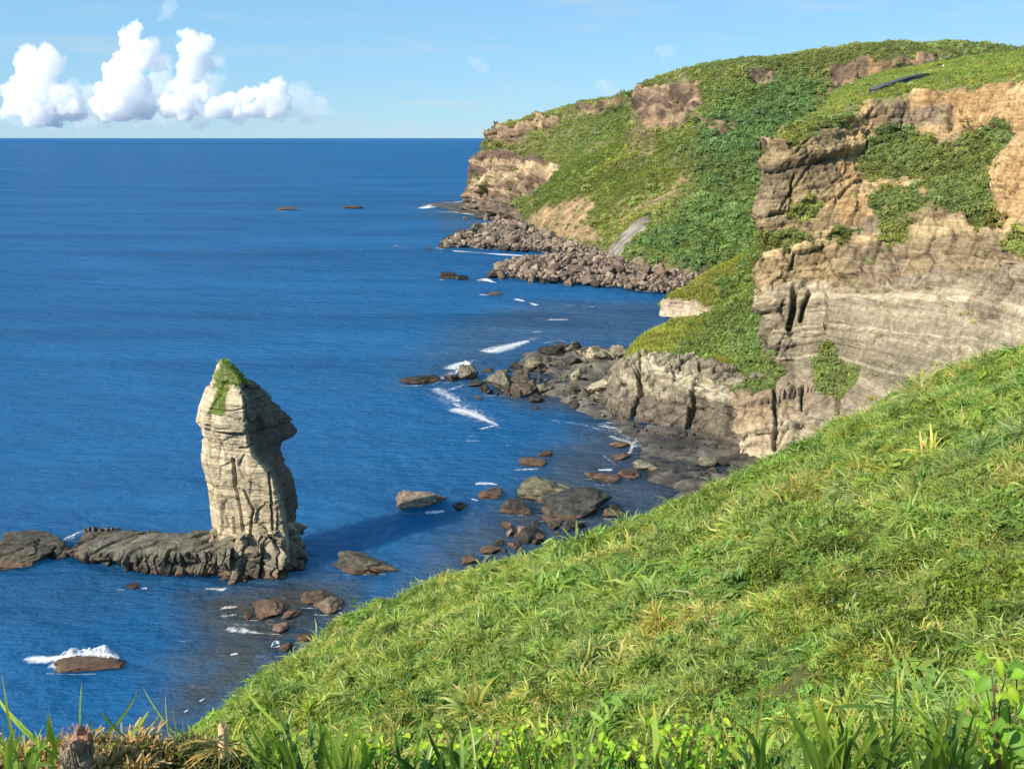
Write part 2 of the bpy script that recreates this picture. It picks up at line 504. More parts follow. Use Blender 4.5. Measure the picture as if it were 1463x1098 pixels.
# ================================================================== SETTING
# ---- water
def sea_coords(lo, hi, c0, c1, step, far):
    a = list(np.arange(c0, c1 + step, step)); s = step; x = a[-1]
    while x < hi: s *= far; x += s; a.append(x)
    s = step; x = a[0]; b = []
    while x > lo: s *= far; x -= s; b.append(x)
    return np.array(b[::-1] + a)
def pxpoly(pl, z=0.0): return [tuple(Z(x, y, z)[:2]) for x, y in pl]

SH = [ # shallow / rocky bottom areas, the first also the stack's painted reflection, as seen from the cliff (photo pixels on the sea plane)
    ([(300, 832), (440, 830), (500, 860), (480, 900), (400, 950), (330, 1000), (270, 1040), (240, 1040), (262, 960), (285, 900), (280, 850)], 5, 1.0),
    ([(560, 850), (640, 760), (740, 700), (800, 640), (860, 600), (1070, 640), (1100, 760), (700, 900)], 8, .75),
    ([(700, 560), (760, 500), (900, 500), (900, 620), (840, 610)], 6, .7),
    ([(640, 470), (760, 430), (955, 430), (955, 500), (760, 490), (680, 560), (600, 545)], 14, .45),
    ([(600, 300), (720, 305), (760, 330), (640, 330)], 12, .4),
    ([(0, 815), (300, 828), (300, 850), (0, 900)], 6, .15),
]
xs = sea_coords(-60000, 60000, -80, 130, 2.2, 1.22); ys = sea_coords(-60000, 60000, 60, 480, 2.6, 1.22)
XX, YY = np.meshgrid(xs, ys)
shal = np.zeros(XX.shape)
nzp = np.stack([XX, YY, XX * 0], -1)
wob = fbm(nzp, 14, 3, 5) * 5
for pl, soft, val in SH:
    pp = pxpoly(pl)
    d = sdist(XX.ravel() + wob.ravel(), YY.ravel() + wob.ravel(), pp).reshape(XX.shape)
    shal = np.maximum(shal, ss(d, -soft, soft) * val)
Vw = np.stack([XX, YY, XX * 0], -1)
M_sea, n, l, b, out = newmat('sea_water')
b.inputs['Roughness'].default_value = .12
b.inputs['IOR'].default_value = 1.333
b.inputs['Specular IOR Level'].default_value = .22
b.inputs['Subsurface Weight'].default_value = .78; b.inputs['Subsurface Radius'].default_value = (.5, .9, 1.0); b.inputs['Subsurface Scale'].default_value = 24.0
b.subsurface_method = 'BURLEY'
tc = n.new('ShaderNodeNewGeometry')
at = n.new('ShaderNodeAttribute'); at.attribute_name = 'shallow'
def noise_at(scale3, detail=3, rough=.55, rotz=0.0, dist=0.0):
    mp = n.new('ShaderNodeMapping'); mp.inputs['Scale'].default_value = scale3; mp.inputs['Rotation'].default_value = (0, 0, rotz)
    l.new(tc.outputs['Position'], mp.inputs['Vector'])
    q = n.new('ShaderNodeTexNoise'); q.inputs['Scale'].default_value = 1; q.inputs['Detail'].default_value = detail; q.inputs['Roughness'].default_value = rough
    q.inputs['Distortion'].default_value = dist
    l.new(mp.outputs[0], q.inputs['Vector']); return q.outputs['Fac']
def mth(op, a, c):
    q = n.new('ShaderNodeMath'); q.operation = op
    for i, s in enumerate((a, c)):
        if isinstance(s, (int, float)): q.inputs[i].default_value = s
        else: l.new(s, q.inputs[i])
    return q.outputs[0]
w1 = noise_at((.15, .34, .1), 4, .6, .08, .2)
w2 = noise_at((.42, .72, .3), 4, .6, -.1, .2)
w3 = noise_at((.022, .055, .02), 3, .5, .12)
hgt = mth('ADD', mth('ADD', mth('MULTIPLY', w1, 2.8), mth('MULTIPLY', w2, 1.3)), mth('MULTIPLY', w3, 6.0))
bp = n.new('ShaderNodeBump'); bp.inputs['Strength'].default_value = 1.0; bp.inputs['Distance'].default_value = 3.0
l.new(hgt, bp.inputs['Height']); l.new(bp.outputs[0], b.inputs['Normal'])
cl = n.new('ShaderNodeMixRGB'); cl.inputs['Color1'].default_value = (.015, .122, .310, 1); cl.inputs['Color2'].default_value = (.075, .078, .060, 1)
bot = noise_at((.25, .3, .2), 5, .7)
shf = mth('MULTIPLY', at.outputs['Fac'], mth('ADD', .35, bot))
l.new(shf, cl.inputs['Fac'])
big = noise_at((.0035, .014, .01), 4, .6, .15, .3)
br = n.new('ShaderNodeMapRange'); br.inputs['From Min'].default_value = .3; br.inputs['From Max'].default_value = .7; br.inputs['To Min'].default_value = .8; br.inputs['To Max'].default_value = 1.22
l.new(big, br.inputs['Value'])
vs = n.new('ShaderNodeVectorMath'); vs.operation = 'SCALE'; l.new(cl.outputs[0], vs.inputs[0]); l.new(br.outputs[0], vs.inputs['Scale'])
l.new(vs.outputs[0], b.inputs['Base Color'])
rgh = n.new('ShaderNodeMapRange'); rgh.inputs['To Min'].default_value = .06; rgh.inputs['To Max'].default_value = .28
l.new(big, rgh.inputs['Value']); l.new(rgh.outputs[0], b.inputs['Roughness'])
b.inputs['Specular IOR Level'].default_value = 0
gl = n.new('ShaderNodeBsdfGlossy'); l.new(rgh.outputs[0], gl.inputs['Roughness']); l.new(bp.outputs[0], gl.inputs['Normal'])
fr_ = n.new('ShaderNodeFresnel'); fr_.inputs['IOR'].default_value = 1.333; l.new(bp.outputs[0], fr_.inputs['Normal'])
# waves hide most of the grazing mirror: cap the reflectance as a rough sea does
cap = n.new('ShaderNodeMapRange'); cap.inputs['From Min'].default_value = 0; cap.inputs['From Max'].default_value = .9; cap.inputs['To Min'].default_value = 0; cap.inputs['To Max'].default_value = .42
l.new(fr_.outputs[0], cap.inputs['Value'])
mxs = n.new('ShaderNodeMixShader'); l.new(cap.outputs[0], mxs.inputs[0]); l.new(b.outputs[0], mxs.inputs[1]); l.new(gl.outputs[0], mxs.inputs[2]); l.new(mxs.outputs[0], out.inputs['Surface'])
sea = mesh_np('sea', Vw, grid_faces(len(ys), len(xs)), M_sea, None, True, extra={'shallow': shal})
sea['kind'] = 'structure'
bedV = [(-60000, -60000, -9), (60000, -60000, -9), (60000, 60000, -9), (-60000, 60000, -9)]

# ---- far headland and hillside
def far_cols():
    # base (px, py) on the sea, skyline (px, py, Y), profile
    return [
        ((664, 300), (690, 184, 850)),
        ((700, 306), (722, 175, 842)),
        ((740, 314), (760, 167, 825)),
        ((758, 326), (800, 151, 790)),
        ((790, 345), (850, 142, 760)),
        ((870, 376), (905, 133, 730)),
        ((910, 390), (945, 112, 705)),
        ((962, 400), (1000, 96, 680)),
        ((1040, 402), (1100, 83, 665)),
        ((1140, 405), (1160, 72, 655)),
        ((1260, 410), (1250, 62, 645)),
        ((1400, 415), (1360, 57, 635)),
        ((1540, 420), (1463, 62, 625)),
        ((1680, 425), (1620, 66, 600)),
        ((1980, 440), (1900, 72, 560)),
    ]
ts = [0, .12, .3, .5, .68, .8, .9, 1.0]
gA = [0, .08, .25, .46, .66, .80, .90, 1.0]          # hill profile of the distance
gTip = [0, .06, .16, .30, .68, .74, .80, 1.0]        # tip: sheer lower and upper cliff
rowsA = []
cols = far_cols()
for k, t in enumerate(ts):
    row = []
    for i, (bb, tt) in enumerate(cols):
        q = Z(bb[0], bb[1]); Yb = q[1]
        w = max(0, 1 - i / 3.5)
        g = gA[k] * (1 - w) + gTip[k] * w
        py = bb[1] * (1 - t) + tt[1] * t; px = bb[0] * (1 - t) + tt[0] * t
        if w > 0: px += w * np.interp(t, [0, .1, .4, .62, .75, 1], [-1, -3, -8, 0, 1, 0])
        row.append(P(px, py, Yb + (tt[2] - Yb) * g) if t > 0 else q - np.array((0, 0, 1.5)))
    # tip turns away behind itself on the left
    f = row[0]; row.insert(0, f + np.array((14, 60, 0))); row.insert(0, f + np.array((60, 200, 0)))
    rowsA.append(row)
top = rowsA[-1]
rowsA.append([p + np.array((10, 40, 1.5)) for p in top])
rowsA.append([p + np.array((20, 220, -16)) for p in top])
GA = sheet(rowsA, 640, [24, 40, 44, 44, 36, 30, 30, 6, 6])
GA = smooth_grid(GA, 4)
NA = normals(GA)
if NA[len(NA) // 2, 300, 2] < 0: NA = -NA
pxA, pyA = proj(GA)
wa = fbm(GA, 34, 5, 11, .65) * 12; wb = fbm(GA, 30, 5, 12, .65) * 8
qx, qy = pxA + wa, pyA + wb
def pm(pl, soft=4.0): return polymask(qx, qy, pl, soft)
brk = ss(fbm(GA, 26, 4, 35), .30, .48) * .8
rk_tip = np.maximum(pm([(640, 318), (640, 240), (683, 214), (725, 218), (770, 226), (797, 236), (778, 262), (735, 292), (755, 316)]),
                    pm([(676, 200), (688, 180), (740, 172), (800, 160), (796, 176), (755, 190), (738, 212), (705, 200)], 2.5))
rk_up = np.maximum.reduce([pm([(912, 128), (935, 122), (995, 114), (1000, 150), (980, 182), (955, 190), (928, 188), (905, 165)], 4),
                           pm([(1066, 106), (1110, 101), (1104, 124), (1072, 128)], 3), pm([(1183, 97), (1240, 86), (1338, 78), (1340, 94), (1268, 102), (1212, 118), (1200, 145), (1183, 138)], 3),
                           pm([(1362, 86), (1415, 78), (1424, 94), (1366, 104)], 3), pm([(1078, 205), (1102, 200), (1106, 222), (1082, 226)], 2.5), pm([(820, 150), (880, 142), (905, 150), (840, 164)], 2.5) * .8, pm([(990, 170), (1040, 172), (1075, 184), (1040, 196), (1000, 188)], 3) * .85, pm([(905, 165), (950, 180), (935, 225), (905, 235), (890, 200)], 5) * .6])
bare = np.maximum.reduce([pm([(740, 330), (775, 300), (812, 284), (842, 275), (850, 300), (840, 322), (862, 345), (800, 346), (760, 335)], 5),
                          pm([(868, 322), (900, 300), (930, 280), (970, 245), (988, 232), (990, 246), (960, 276), (915, 300), (880, 330)], 3) * .9])
slide = pm([(905, 322), (932, 308), (918, 330), (896, 352), (885, 372), (850, 372), (872, 350)], 2.5)
rockA = np.maximum(rk_tip, rk_up)
stA = Strata(5, 2.5, 8)
o_, rnd_, cr_, li_ = blocks(GA, arclen(GA), stA, 9, 31)
# gullies down the hillside + rough ground
gul = fbm(np.stack([GA[..., 0] * 1.0, GA[..., 1] * .7, GA[..., 2] * .15], -1), 46, 3, 21)
fA, kA = facets(GA, (13, 13, 16), 1005, .9); fA2, kA2 = facets(GA, (5, 5, 5), 1006, .8)
dA = rockA * (fA * 3.2 - kA * 2 + fA2 * 1.1 - kA2 * .8) + gul * 5 + fbm(GA, 16, 3, 22) * 1.8 + rockA * (o_ * 1.6 + rnd_ * 2.2 - cr_ * 1.2 + fbm(GA * np.array((1, 1, .25)), 12, 2, 23) * 3)
dA *= ss(np.arange(GA.shape[0])[:, None] * 1.0, 0, 12)
GA2 = GA + NA * dA[..., None]
GA2[:3, :, 2] = np.minimum(GA2[:3, :, 2], .2)
colA = mixc((.060, .085, .025), (.130, .120, .050), np.clip(.5 + fbm(GA, 60, 3, 24) * 1.2, 0, 1))
lay = stA.c[li_]
rcol = mixc((.13, .09, .066), (.33, .24, .15), np.clip(lay * 1.3 - .2 + .5 * fbm(GA, 14, 3, 26), 0, 1))
rcol = mixc(rcol, (.50, .31, .14), np.clip(rk_up * ss(-pyA, -125, -100) * ss(vn(GA, 25, 27), -.2, .3), 0, 1) * .8)
colm = ss(fbm(GA * np.array((1, 1, .12)), 9, 3, 37), -.25, .25)
rcol = mixc(rcol, mixc((.10, .07, .052), (.24, .165, .105), colm), rk_up * ss(vn(GA * np.array((.3, .3, 1)), 9, 38), -.4, .2) * .85)
pal = polymask(qx, qy, [(672, 262), (690, 238), (740, 244), (795, 232), (785, 255), (740, 258), (700, 265)], 4)
rcol = mixc(rcol, (.46, .36, .22), pal * .7)
rcol = mixc(rcol, (.13, .11, .09), polymask(qx, qy, [(640, 325), (655, 285), (700, 280), (760, 285), (770, 320)], 6) * .55)
colA = mixc(colA, (.20, .17, .085), brk * .8)
colA = mixc(colA, rcol, rockA)
colA = mixc(colA, mixc((.22, .16, .09), (.36, .24, .13), np.clip(.5 + fbm(GA, 9, 3, 28), 0, 1)), bare * .95)
colA = mixc(colA, (.24, .215, .18), slide)
headland = mesh_np('hillside', GA2, grid_faces(*GA.shape[:2]), M_far, colA.reshape(-1, 3), False)
headland['kind'] = 'structure'
# bushes and scrub
vis = (pyA > 40) & (pyA < 430) & (pxA < 1500)
thin = np.clip(1 - 1.1 * rockA - .93 * bare - slide - .75 * brk + .16 * rockA * (fbm(GA * np.array((1, 1, 3)), 14, 2, 30) > .25), 0.0, 1)
thin = np.where(vis, thin, .02)
thin *= ss(GA2[..., 2], 2.0, 6.0)
open_ = polymask(pxA, pyA, [(760, 300), (800, 240), (880, 170), (930, 190), (990, 190), (960, 260), (900, 300), (850, 340), (800, 345)], 22)
Wb = thin * (1 - .7 * open_) * (.35 + ss(fbm(GA, 40, 3, 29), -.4, .25))
p, iv, iu = sample_grid(GA2, Wb, 46000, 41)
rs = R(5)
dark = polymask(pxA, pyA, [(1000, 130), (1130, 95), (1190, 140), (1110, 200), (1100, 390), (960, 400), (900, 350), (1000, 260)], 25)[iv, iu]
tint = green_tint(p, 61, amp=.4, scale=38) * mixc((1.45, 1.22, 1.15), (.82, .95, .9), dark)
sz = np.exp(rs.normal(-.05, .45, len(p))) * (1.05 + .5 * dark)
sz = np.clip(sz, .4, 4)
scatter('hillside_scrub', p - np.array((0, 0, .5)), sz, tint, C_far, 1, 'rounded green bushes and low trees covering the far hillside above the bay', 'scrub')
Wg = thin * (.3 + open_)
p, iv, iu = sample_grid(GA2, Wg, 16000, 42)
tint = green_tint(p, 62, base=(1.0, .92, .9), amp=.35, scale=50)
scatter('hillside_grass', p, R(6).uniform(1.0, 2.4, len(p)), tint, C_tuft, 2, 'yellowish green tall grass on the open far hillside', 'grass')

# ---- near cliff with its plateau
rowsB = [
    [P(1052, 658, 181), P(1150, 650, 178), P(1300, 650, 165), P(1520, 650, 138)],
    [P(1056, 604, 184), P(1150, 596, 182), P(1300, 600, 168), P(1520, 600, 143)],
    [P(1062, 562, 189), P(1150, 566, 188), P(1190, 574, 186), P(1300, 560, 170), P(1520, 560, 145)],
    [P(1104, 528, 203), P(1180, 505, 202), P(1225, 528, 190), P(1300, 540, 176), P(1400, 520, 166), P(1520, 500, 148)],
    [P(1101, 480, 206), P(1180, 470, 204), P(1230, 490, 193), P(1320, 480, 181), P(1400, 470, 172), P(1520, 460, 152)],
    [P(1096, 421, 209), P(1180, 418, 206), P(1300, 408, 190), P(1400, 408, 180), P(1520, 400, 160)],
    [P(1092, 402, 212), P(1180, 402, 210), P(1300, 394, 195), P(1400, 392, 185), P(1520, 384, 165)],
    [P(1097, 332, 216), P(1200, 332, 213), P(1290, 335, 202), P(1400, 335, 191), P(1520, 320, 172)],
    [P(1093, 306, 217), P(1160, 300, 217), P(1225, 298, 216), P(1300, 290, 210), P(1400, 288, 199), P(1520, 280, 177)],
    [P(1102, 245, 221), P(1160, 240, 223), P(1232, 246, 228), P(1300, 250, 224), P(1400, 240, 213), P(1430, 235, 200), P(1520, 210, 186)],
    [P(1120, 206, 226), P(1180, 190, 231), P(1240, 188, 241), P(1300, 186, 242), P(1380, 182, 234), P(1430, 176, 215), P(1520, 160, 200)],
    [P(1132, 190, 230), P(1180, 171, 236), P(1232, 151, 244), P(1300, 141, 247), P(1380, 131, 239), P(1463, 122, 220), P(1530, 116, 205)],
    [P(1155, 180, 262), P(1200, 152, 272), P(1250, 130, 288), P(1330, 114, 292), P(1400, 106, 288), P(1530, 94, 270)],
    [P(1186, 146, 325), P(1225, 128, 345), P(1270, 119, 362), P(1330, 104, 382), P(1400, 95, 380), P(1530, 80, 360)],
    [P(1196, 132, 395), P(1235, 116, 430), P(1270, 104, 450), P(1330, 93, 462), P(1400, 80, 472), P(1540, 68, 450)],
]
rowsB.append([p + np.array((8, 50, -10)) for p in rowsB[-1]])
rowsB.append([p + np.array((20, 120, -60)) for p in rowsB[-2]])
for i, r in enumerate(rowsB):
    r.append(r[-1] + np.array((34, -22, 0.))); r.append(r[-1] + np.array((46, -20, 0.)))     # the cliff goes on to the right of the picture
    f = r[0]
    if i < 12:
        r.insert(0, f + np.array((5, 14 + i, -.0))); r.insert(0, f + np.array((26 + i * .5, 62, 0)))
    else:
        r.insert(0, f + np.array((4, 4, -6))); r.insert(0, f + np.array((14, 30, -30)))
GB = sheet(rowsB, 820, [16, 16, 24, 26, 30, 12, 34, 16, 30, 24, 16, 14, 14, 14, 4, 4])
GB = smooth_grid(GB, 1)
NB = normals(GB)
if NB[60, 400, 1] > 0: NB = -NB
pxB, pyB = proj(GB)
qx = pxB + fbm(GB, 7, 3, 13) * 9; qy = pyB + fbm(GB, 7, 3, 14) * 9
vegB = np.maximum.reduce([
    pm([(1228, 262), (1238, 205), (1262, 178), (1300, 190), (1340, 200), (1352, 222), (1385, 195), (1440, 178), (1448, 190), (1420, 240), (1428, 300), (1435, 325), (1400, 335), (1385, 310), (1340, 290), (1322, 262), (1262, 258)], 5),
    pm([(1240, 298), (1262, 270), (1310, 275), (1335, 295), (1300, 300), (1302, 345), (1268, 352), (1262, 318)], 4),
    pm([(1164, 560), (1160, 530), (1172, 495), (1188, 490), (1200, 515), (1228, 530), (1222, 556), (1195, 572)], 3),
    pm([(1062, 560), (1075, 520), (1100, 505), (1112, 545), (1100, 562)], 4),
    pm([(1440, 350), (1463, 320), (1480, 340), (1480, 380)], 3), pm([(1125, 302), (1150, 290), (1175, 296), (1170, 312), (1130, 312)], 3),
    pm([(1090, 335), (1140, 330), (1155, 345), (1110, 358), (1085, 362)], 4),
    pm([(1180, 345), (1200, 330), (1230, 330), (1200, 350)], 2) * .5,
])
iB = np.arange(GB.shape[0])[:, None] * np.ones((1, GB.shape[1]))
vplat = np.cumsum([0, 16, 16, 24, 26, 30, 12, 34, 16, 30, 24, 16])[-1]
edge_y = np.interp(pxB, [1120, 1180, 1235, 1300, 1380, 1463, 1540], [186, 165, 152, 141, 131, 123, 116])
plat = ss(edge_y - 2 + fbm(GB, 8, 3, 15) * 5 - pyB, 0, 5) * (iB > vplat - 30)
plat = np.maximum(plat, (iB > vplat + 12) * 1.0)
ledge = pm([(1120, 200), (1190, 140), (1290, 118), (1300, 140), (1240, 150), (1180, 190), (1130, 212)], 4) * .7
vegB = np.clip(np.maximum.reduce([vegB, plat, ledge]), 0, 1)
stB = Strata(9, .8, 3.6); stB2 = Strata(19, .45, 1.2)
ar = along(GB)
o1, rn1, ck1, li1 = blocks(GB, ar, stB, 6, 41, -.2)
o2, rn2, ck2, li2 = blocks(GB, ar, stB2, 2.0, 43, -.2)
wall = polymask(pxB, pyB, [(1130, 560), (1135, 418), (1400, 405), (1500, 410), (1500, 600), (1130, 600)], 6)
lowl = polymask(pxB, pyB, [(1040, 560), (1200, 560), (1300, 570), (1300, 660), (1040, 670)], 6)
rgh = 1 - .72 * wall
e2B = stB2.off(GB[..., 2] - .2 * GB[..., 0] + .35 * vn(GB, 18, 43))[2]
butt = fbm(GB * np.array((1, 1, .18)), 12, 2, 45)
f1, k1 = facets(GB, (5, 5, 7), 1001, .9); f2, k2 = facets(GB, (1.9, 1.9, 1.5), 1002, .8)
dB = (1 - .85 * vegB) * (rgh * (o1 * .95 + rn1 * 1.5 - ck1 * .7) + rgh * (o2 * .42 + rn2 * .26 - ck2 * .2) + butt * (1.3 - .4 * wall) + rgh * (f1 * .34 - k1 * .22) + (.2 + .8 * rgh) * (f2 * .26 - k2 * .16) + wall * (o2 * .20 + o1 * .25 - (1 - ss(e2B, 0, .14)) * .2) + lowl * (rn1 * 1.0 - ck1 * .5)) \
     + fbm(GB, 1.5, 3, 46) * .18 + vegB * fbm(GB, 6, 3, 47) * .9
# deep vertical clefts and overhung slots in the wall, dark because they are deep
def cleft(pts, w, depth):
    d = np.full(pxB.shape, 1e9)
    for (x1, y1), (x2, y2) in zip(pts[:-1], pts[1:]):
        ex, ey = x2 - x1, y2 - y1; t = np.clip(((pxB - x1) * ex + (pyB - y1) * ey) / (ex * ex + ey * ey), 0, 1)
        d = np.minimum(d, np.hypot(pxB - x1 - t * ex, pyB - y1 - t * ey))
    return (1 - ss(d, w * .45, w * 1.1)) * depth
for pts, w, dp in [([(1134, 420), (1133, 445), (1127, 470)], 5, 4.0), ([(1156, 420), (1148, 440), (1144, 458)], 3.5, 3), ([(1182, 422), (1184, 445), (1181, 470)], 2.5, 1.4),
                   ([(1206, 430), (1207, 465)], 2, 1.0), ([(1262, 422), (1268, 450), (1271, 478), (1255, 482), (1247, 494)], 1.8, 1.2),
                   ([(1348, 425), (1354, 470), (1360, 520)], 1.6, 1.0), ([(1195, 415), (1250, 417), (1310, 416), (1335, 412)], 2.0, 1.6),
                   ([(1345, 428), (1362, 438)], 3, 1.8), ([(1452, 410), (1436, 425), (1425, 436)], 4, 2.6), ([(1400, 420), (1385, 440), (1392, 458), (1430, 456)], 3, 1.2),
                   ([(1146, 560), (1146, 585)], 3, 2.0), ([(1198, 570), (1197, 592)], 3, 2.0), ([(1104, 560), (1110, 600), (1106, 640)], 4, 2.2),
                   ([(1133, 250), (1131, 300)], 1.8, 1.2), ([(1130, 262), (1128, 305), (1098, 309)], 2, 1.4), ([(1175, 295), (1215, 296)], 2, 1.3),
                   ([(1360, 150), (1358, 190)], 3.5, 2.2), ([(1237, 180), (1238, 210)], 2.5, 1.4), ([(1430, 240), (1463, 236)], 2.5, 1.2),
                   ([(1385, 308), (1392, 322)], 7, 3), ([(1215, 320), (1240, 328), (1262, 330)], 2.5, 1.5), ([(1240, 360), (1228, 385), (1240, 396)], 3, 1.3),
                   ([(1270, 350), (1285, 395), (1275, 405)], 4, 1.4), ([(1145, 212), (1150, 225), (1138, 232)], 2, .8)]:
    dB -= cleft(pts, w, dp)
dB *= ss(iB, 0, 5)
GB2 = GB + NB * dB[..., None]
lc = .6 * stB2.c[li2] + .4 * stB.c[li1]
nb = fbm(GB, 10, 4, 48)
cB = mixc((.20, .148, .084), (.43, .325, .175), np.clip(lc + .5 * nb, 0, 1))                      # brown body
orange = np.maximum.reduce([pm([(1290, 180), (1300, 128), (1463, 110), (1500, 110), (1500, 300), (1440, 330), (1425, 240), (1445, 180), (1380, 186), (1350, 205)], 8),
                            pm([(1190, 230), (1230, 148), (1245, 150), (1240, 200), (1228, 262), (1200, 300)], 7), pm([(1180, 300), (1260, 262), (1320, 270), (1260, 300), (1230, 340)], 6) * .8])
cB = mixc(cB, mixc((.40, .245, .11), (.60, .42, .215), np.clip(.5 + nb * 1.3, 0, 1)), np.clip(orange * 1.0, 0, 1) * .9)
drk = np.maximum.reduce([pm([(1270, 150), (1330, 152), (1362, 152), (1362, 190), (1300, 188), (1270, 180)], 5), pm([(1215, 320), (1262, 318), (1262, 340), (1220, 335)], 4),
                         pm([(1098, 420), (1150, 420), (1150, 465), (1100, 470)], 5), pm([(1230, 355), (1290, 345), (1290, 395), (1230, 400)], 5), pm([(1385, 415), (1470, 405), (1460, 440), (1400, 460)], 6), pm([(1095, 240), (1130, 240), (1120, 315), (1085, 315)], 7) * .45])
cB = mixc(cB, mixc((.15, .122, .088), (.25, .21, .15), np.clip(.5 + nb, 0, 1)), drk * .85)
gw = polymask(qx, qy, [(1098, 412), (1300, 405), (1360, 395), (1520, 380), (1520, 640), (1095, 640), (1095, 470)], 9)
cB = mixc(cB, mixc((.20, .170, .120), (.43, .375, .268), np.clip(.5 * stB2.c[li2] + .3 + .5 * nb, 0, 1)), gw * .9 * (1 - drk * .7))
band = polymask(qx, qy, [(1200, 350), (1480, 330), (1480, 410), (1200, 415)], 12)
cB = mixc(cB, (.26, .205, .135), band * .6)
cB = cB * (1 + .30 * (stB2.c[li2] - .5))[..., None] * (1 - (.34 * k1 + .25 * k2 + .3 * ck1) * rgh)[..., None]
lw = pm([(1040, 555), (1110, 520), (1180, 560), (1260, 570), (1200, 600), (1040, 612)], 6)
cB = mixc(cB, (.24, .18, .13), lw * .6)
cB = mixc(cB, (.42, .35, .25), pm([(1050, 612), (1120, 612), (1120, 650), (1040, 660)], 5) * .8)
cB = mixc(cB, mixc((.10, .12, .04), (.22, .20, .09), np.clip(.5 + nb, 0, 1)), vegB)
cB *= (1 + .25 * (stB.c[li1] - .5) * rgh)[..., None]
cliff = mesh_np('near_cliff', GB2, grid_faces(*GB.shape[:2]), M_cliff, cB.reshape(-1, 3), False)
cliff['kind'] = 'structure'
visB = (pxB > 1040) & (pxB < 1490) & (pyB > 50)
Wv = vegB * visB * (iB < GB.shape[0] - 8)
gully = (1 - plat) * (pyB > 170)
p, iv, iu = sample_grid(GB2, Wv * (.25 + gully * 2.2), 6500, 51)
tint = green_tint(p, 63, base=(1.25, 1.15, 1.0), amp=.5, scale=9)
sz = R(7).uniform(.5, 1.7, len(p)); 
scatter('cliff_shrubs', p - np.array((0, 0, .3)), sz * .85, tint * .95, C_far, 3, 'green bushes growing in the gullies and on the top of the near cliff', 'bushes')
p, iv, iu = sample_grid(GB2, Wv * (.5 + plat) + .012 * visB, 16000, 52)
tint = green_tint(p, 64, base=(1.05, 1.0, .9), amp=.3, scale=14)
scatter('cliff_top_grass', p, R(8).uniform(.6, 1.3, len(p)), tint, C_tuft, 4, 'pale green grass on the near cliff top and its ledges', 'grass')

# ---- spurs between the cliff and the bay
def spur(name, rows, sub, nu, seed, stone, label, nb_bush, nb_grass, bt, gt, scl=1.0, amp=1.2):
    G = smooth_grid(sheet(rows, nu, sub), 3); N = normals(G)
    m = G.shape[0] // 3
    if N[m, nu // 2, 2] < 0: N = -N
    px, py = proj(G)
    rock = stone(px + fbm(G, 6, 3, seed) * 8, py + fbm(G, 6, 3, seed + 1) * 6)
    st = Strata(seed, .5, 1.8); o, rn, ck, li = blocks(G, along(G), st, 4, seed)
    d = fbm(G, 12, 4, seed + 2) * amp + rock * (o * .5 + rn * .9 - ck * .6)
    G2 = G + N * d[..., None]
    nb = fbm(G, 12, 4, seed + 4)
    c = mixc((.09, .11, .035), (.22, .19, .085), np.clip(.5 + nb, 0, 1))
    c = mixc(c, mixc((.32, .26, .18), (.50, .43, .31), np.clip(st.c[li] + .4 * nb, 0, 1)), rock)
    ob = mesh_np(name, G2, grid_faces(*G.shape[:2]), M_cliff, c.reshape(-1, 3), False); ob['kind'] = 'structure'
    W = (1 - rock) * ss(G2[..., 2], 1, 3)
    if nb_bush:
        wb_ = W * bt(px, py)
        p, iv, iu = sample_grid(G2, wb_, nb_bush, seed + 5)
        scatter('spur_shrubs', p - np.array((0, 0, .3)), R(seed).uniform(.7, 1.9, len(p)) * scl, green_tint(p, seed + 6, base=(.85, .95, .8), amp=.5, scale=9), C_far, seed, label[0], 'bushes')
    wg_ = W * gt(px, py)
    p, iv, iu = sample_grid(G2, wg_, nb_grass, seed + 7)
    scatter('spur_grass', p, R(seed + 1).uniform(.7, 1.4, len(p)) * scl, green_tint(p, seed + 8, base=(1.15, 1.0, .9), amp=.3, scale=14), C_tuft, seed + 9, label[1], 'grass')
    return G2
bk = lambda ps: [p + np.array((10, 12, -8)) for p in ps], lambda ps: [p + np.array((26, 30, -34)) for p in ps]
topC1 = [P(951, 428, 338), P(985, 402, 334), P(1040, 374, 325), P(1100, 344, 312), P(1180, 325, 300)]
rC1 = [[Z(949, 455, -.5), Z(985, 458, -.5), P(1040, 480, 300), P(1100, 500, 285), P(1180, 500, 275)],
       [P(950, 440, 336), P(985, 430, 332), P(1040, 420, 315), P(1100, 400, 300), P(1180, 400, 290)], topC1, bk[0](topC1), bk[1](topC1)]
for r in rC1: f = r[0]; r.insert(0, f + np.array((-.5, 8, -3))); r.insert(0, f + np.array((12, 40, -12)))
spur('back_spur', rC1, [26, 40, 8, 8], 220, 71, lambda x, y: polymask(x, y, [(940, 465), (945, 425), (1000, 430), (1015, 450), (1015, 470)], 5),
     ('scattered bushes on the farther grassy spur beside the bay', 'straw and green grass on the farther low spur beside the bay'), 500, 7000,
     lambda x, y: .15 + polymask(x, y, [(1030, 400), (1100, 345), (1110, 480), (1020, 470)], 15), lambda x, y: 1 + 0 * x)
topC2 = [P(899, 508, 240), P(925, 479, 262), P(960, 459, 274), P(1030, 446, 272), P(1065, 420, 266), P(1104, 392, 260), P(1160, 380, 250)]
rC2 = [[P(897, 516, 232), P(950, 522, 226), P(1000, 530, 218), P(1062, 552, 198), P(1112, 568, 194), P(1160, 570, 196)],
       [P(899, 512, 236), P(935, 500, 242), P(1000, 492, 240), P(1062, 492, 226), P(1110, 500, 216), P(1160, 490, 214)],
       topC2, bk[0](topC2), bk[1](topC2)]
for r in rC2: f = r[0]; r.insert(0, f + np.array((-.5, 5, -4))); r.insert(0, f + np.array((8, 30, -10)))
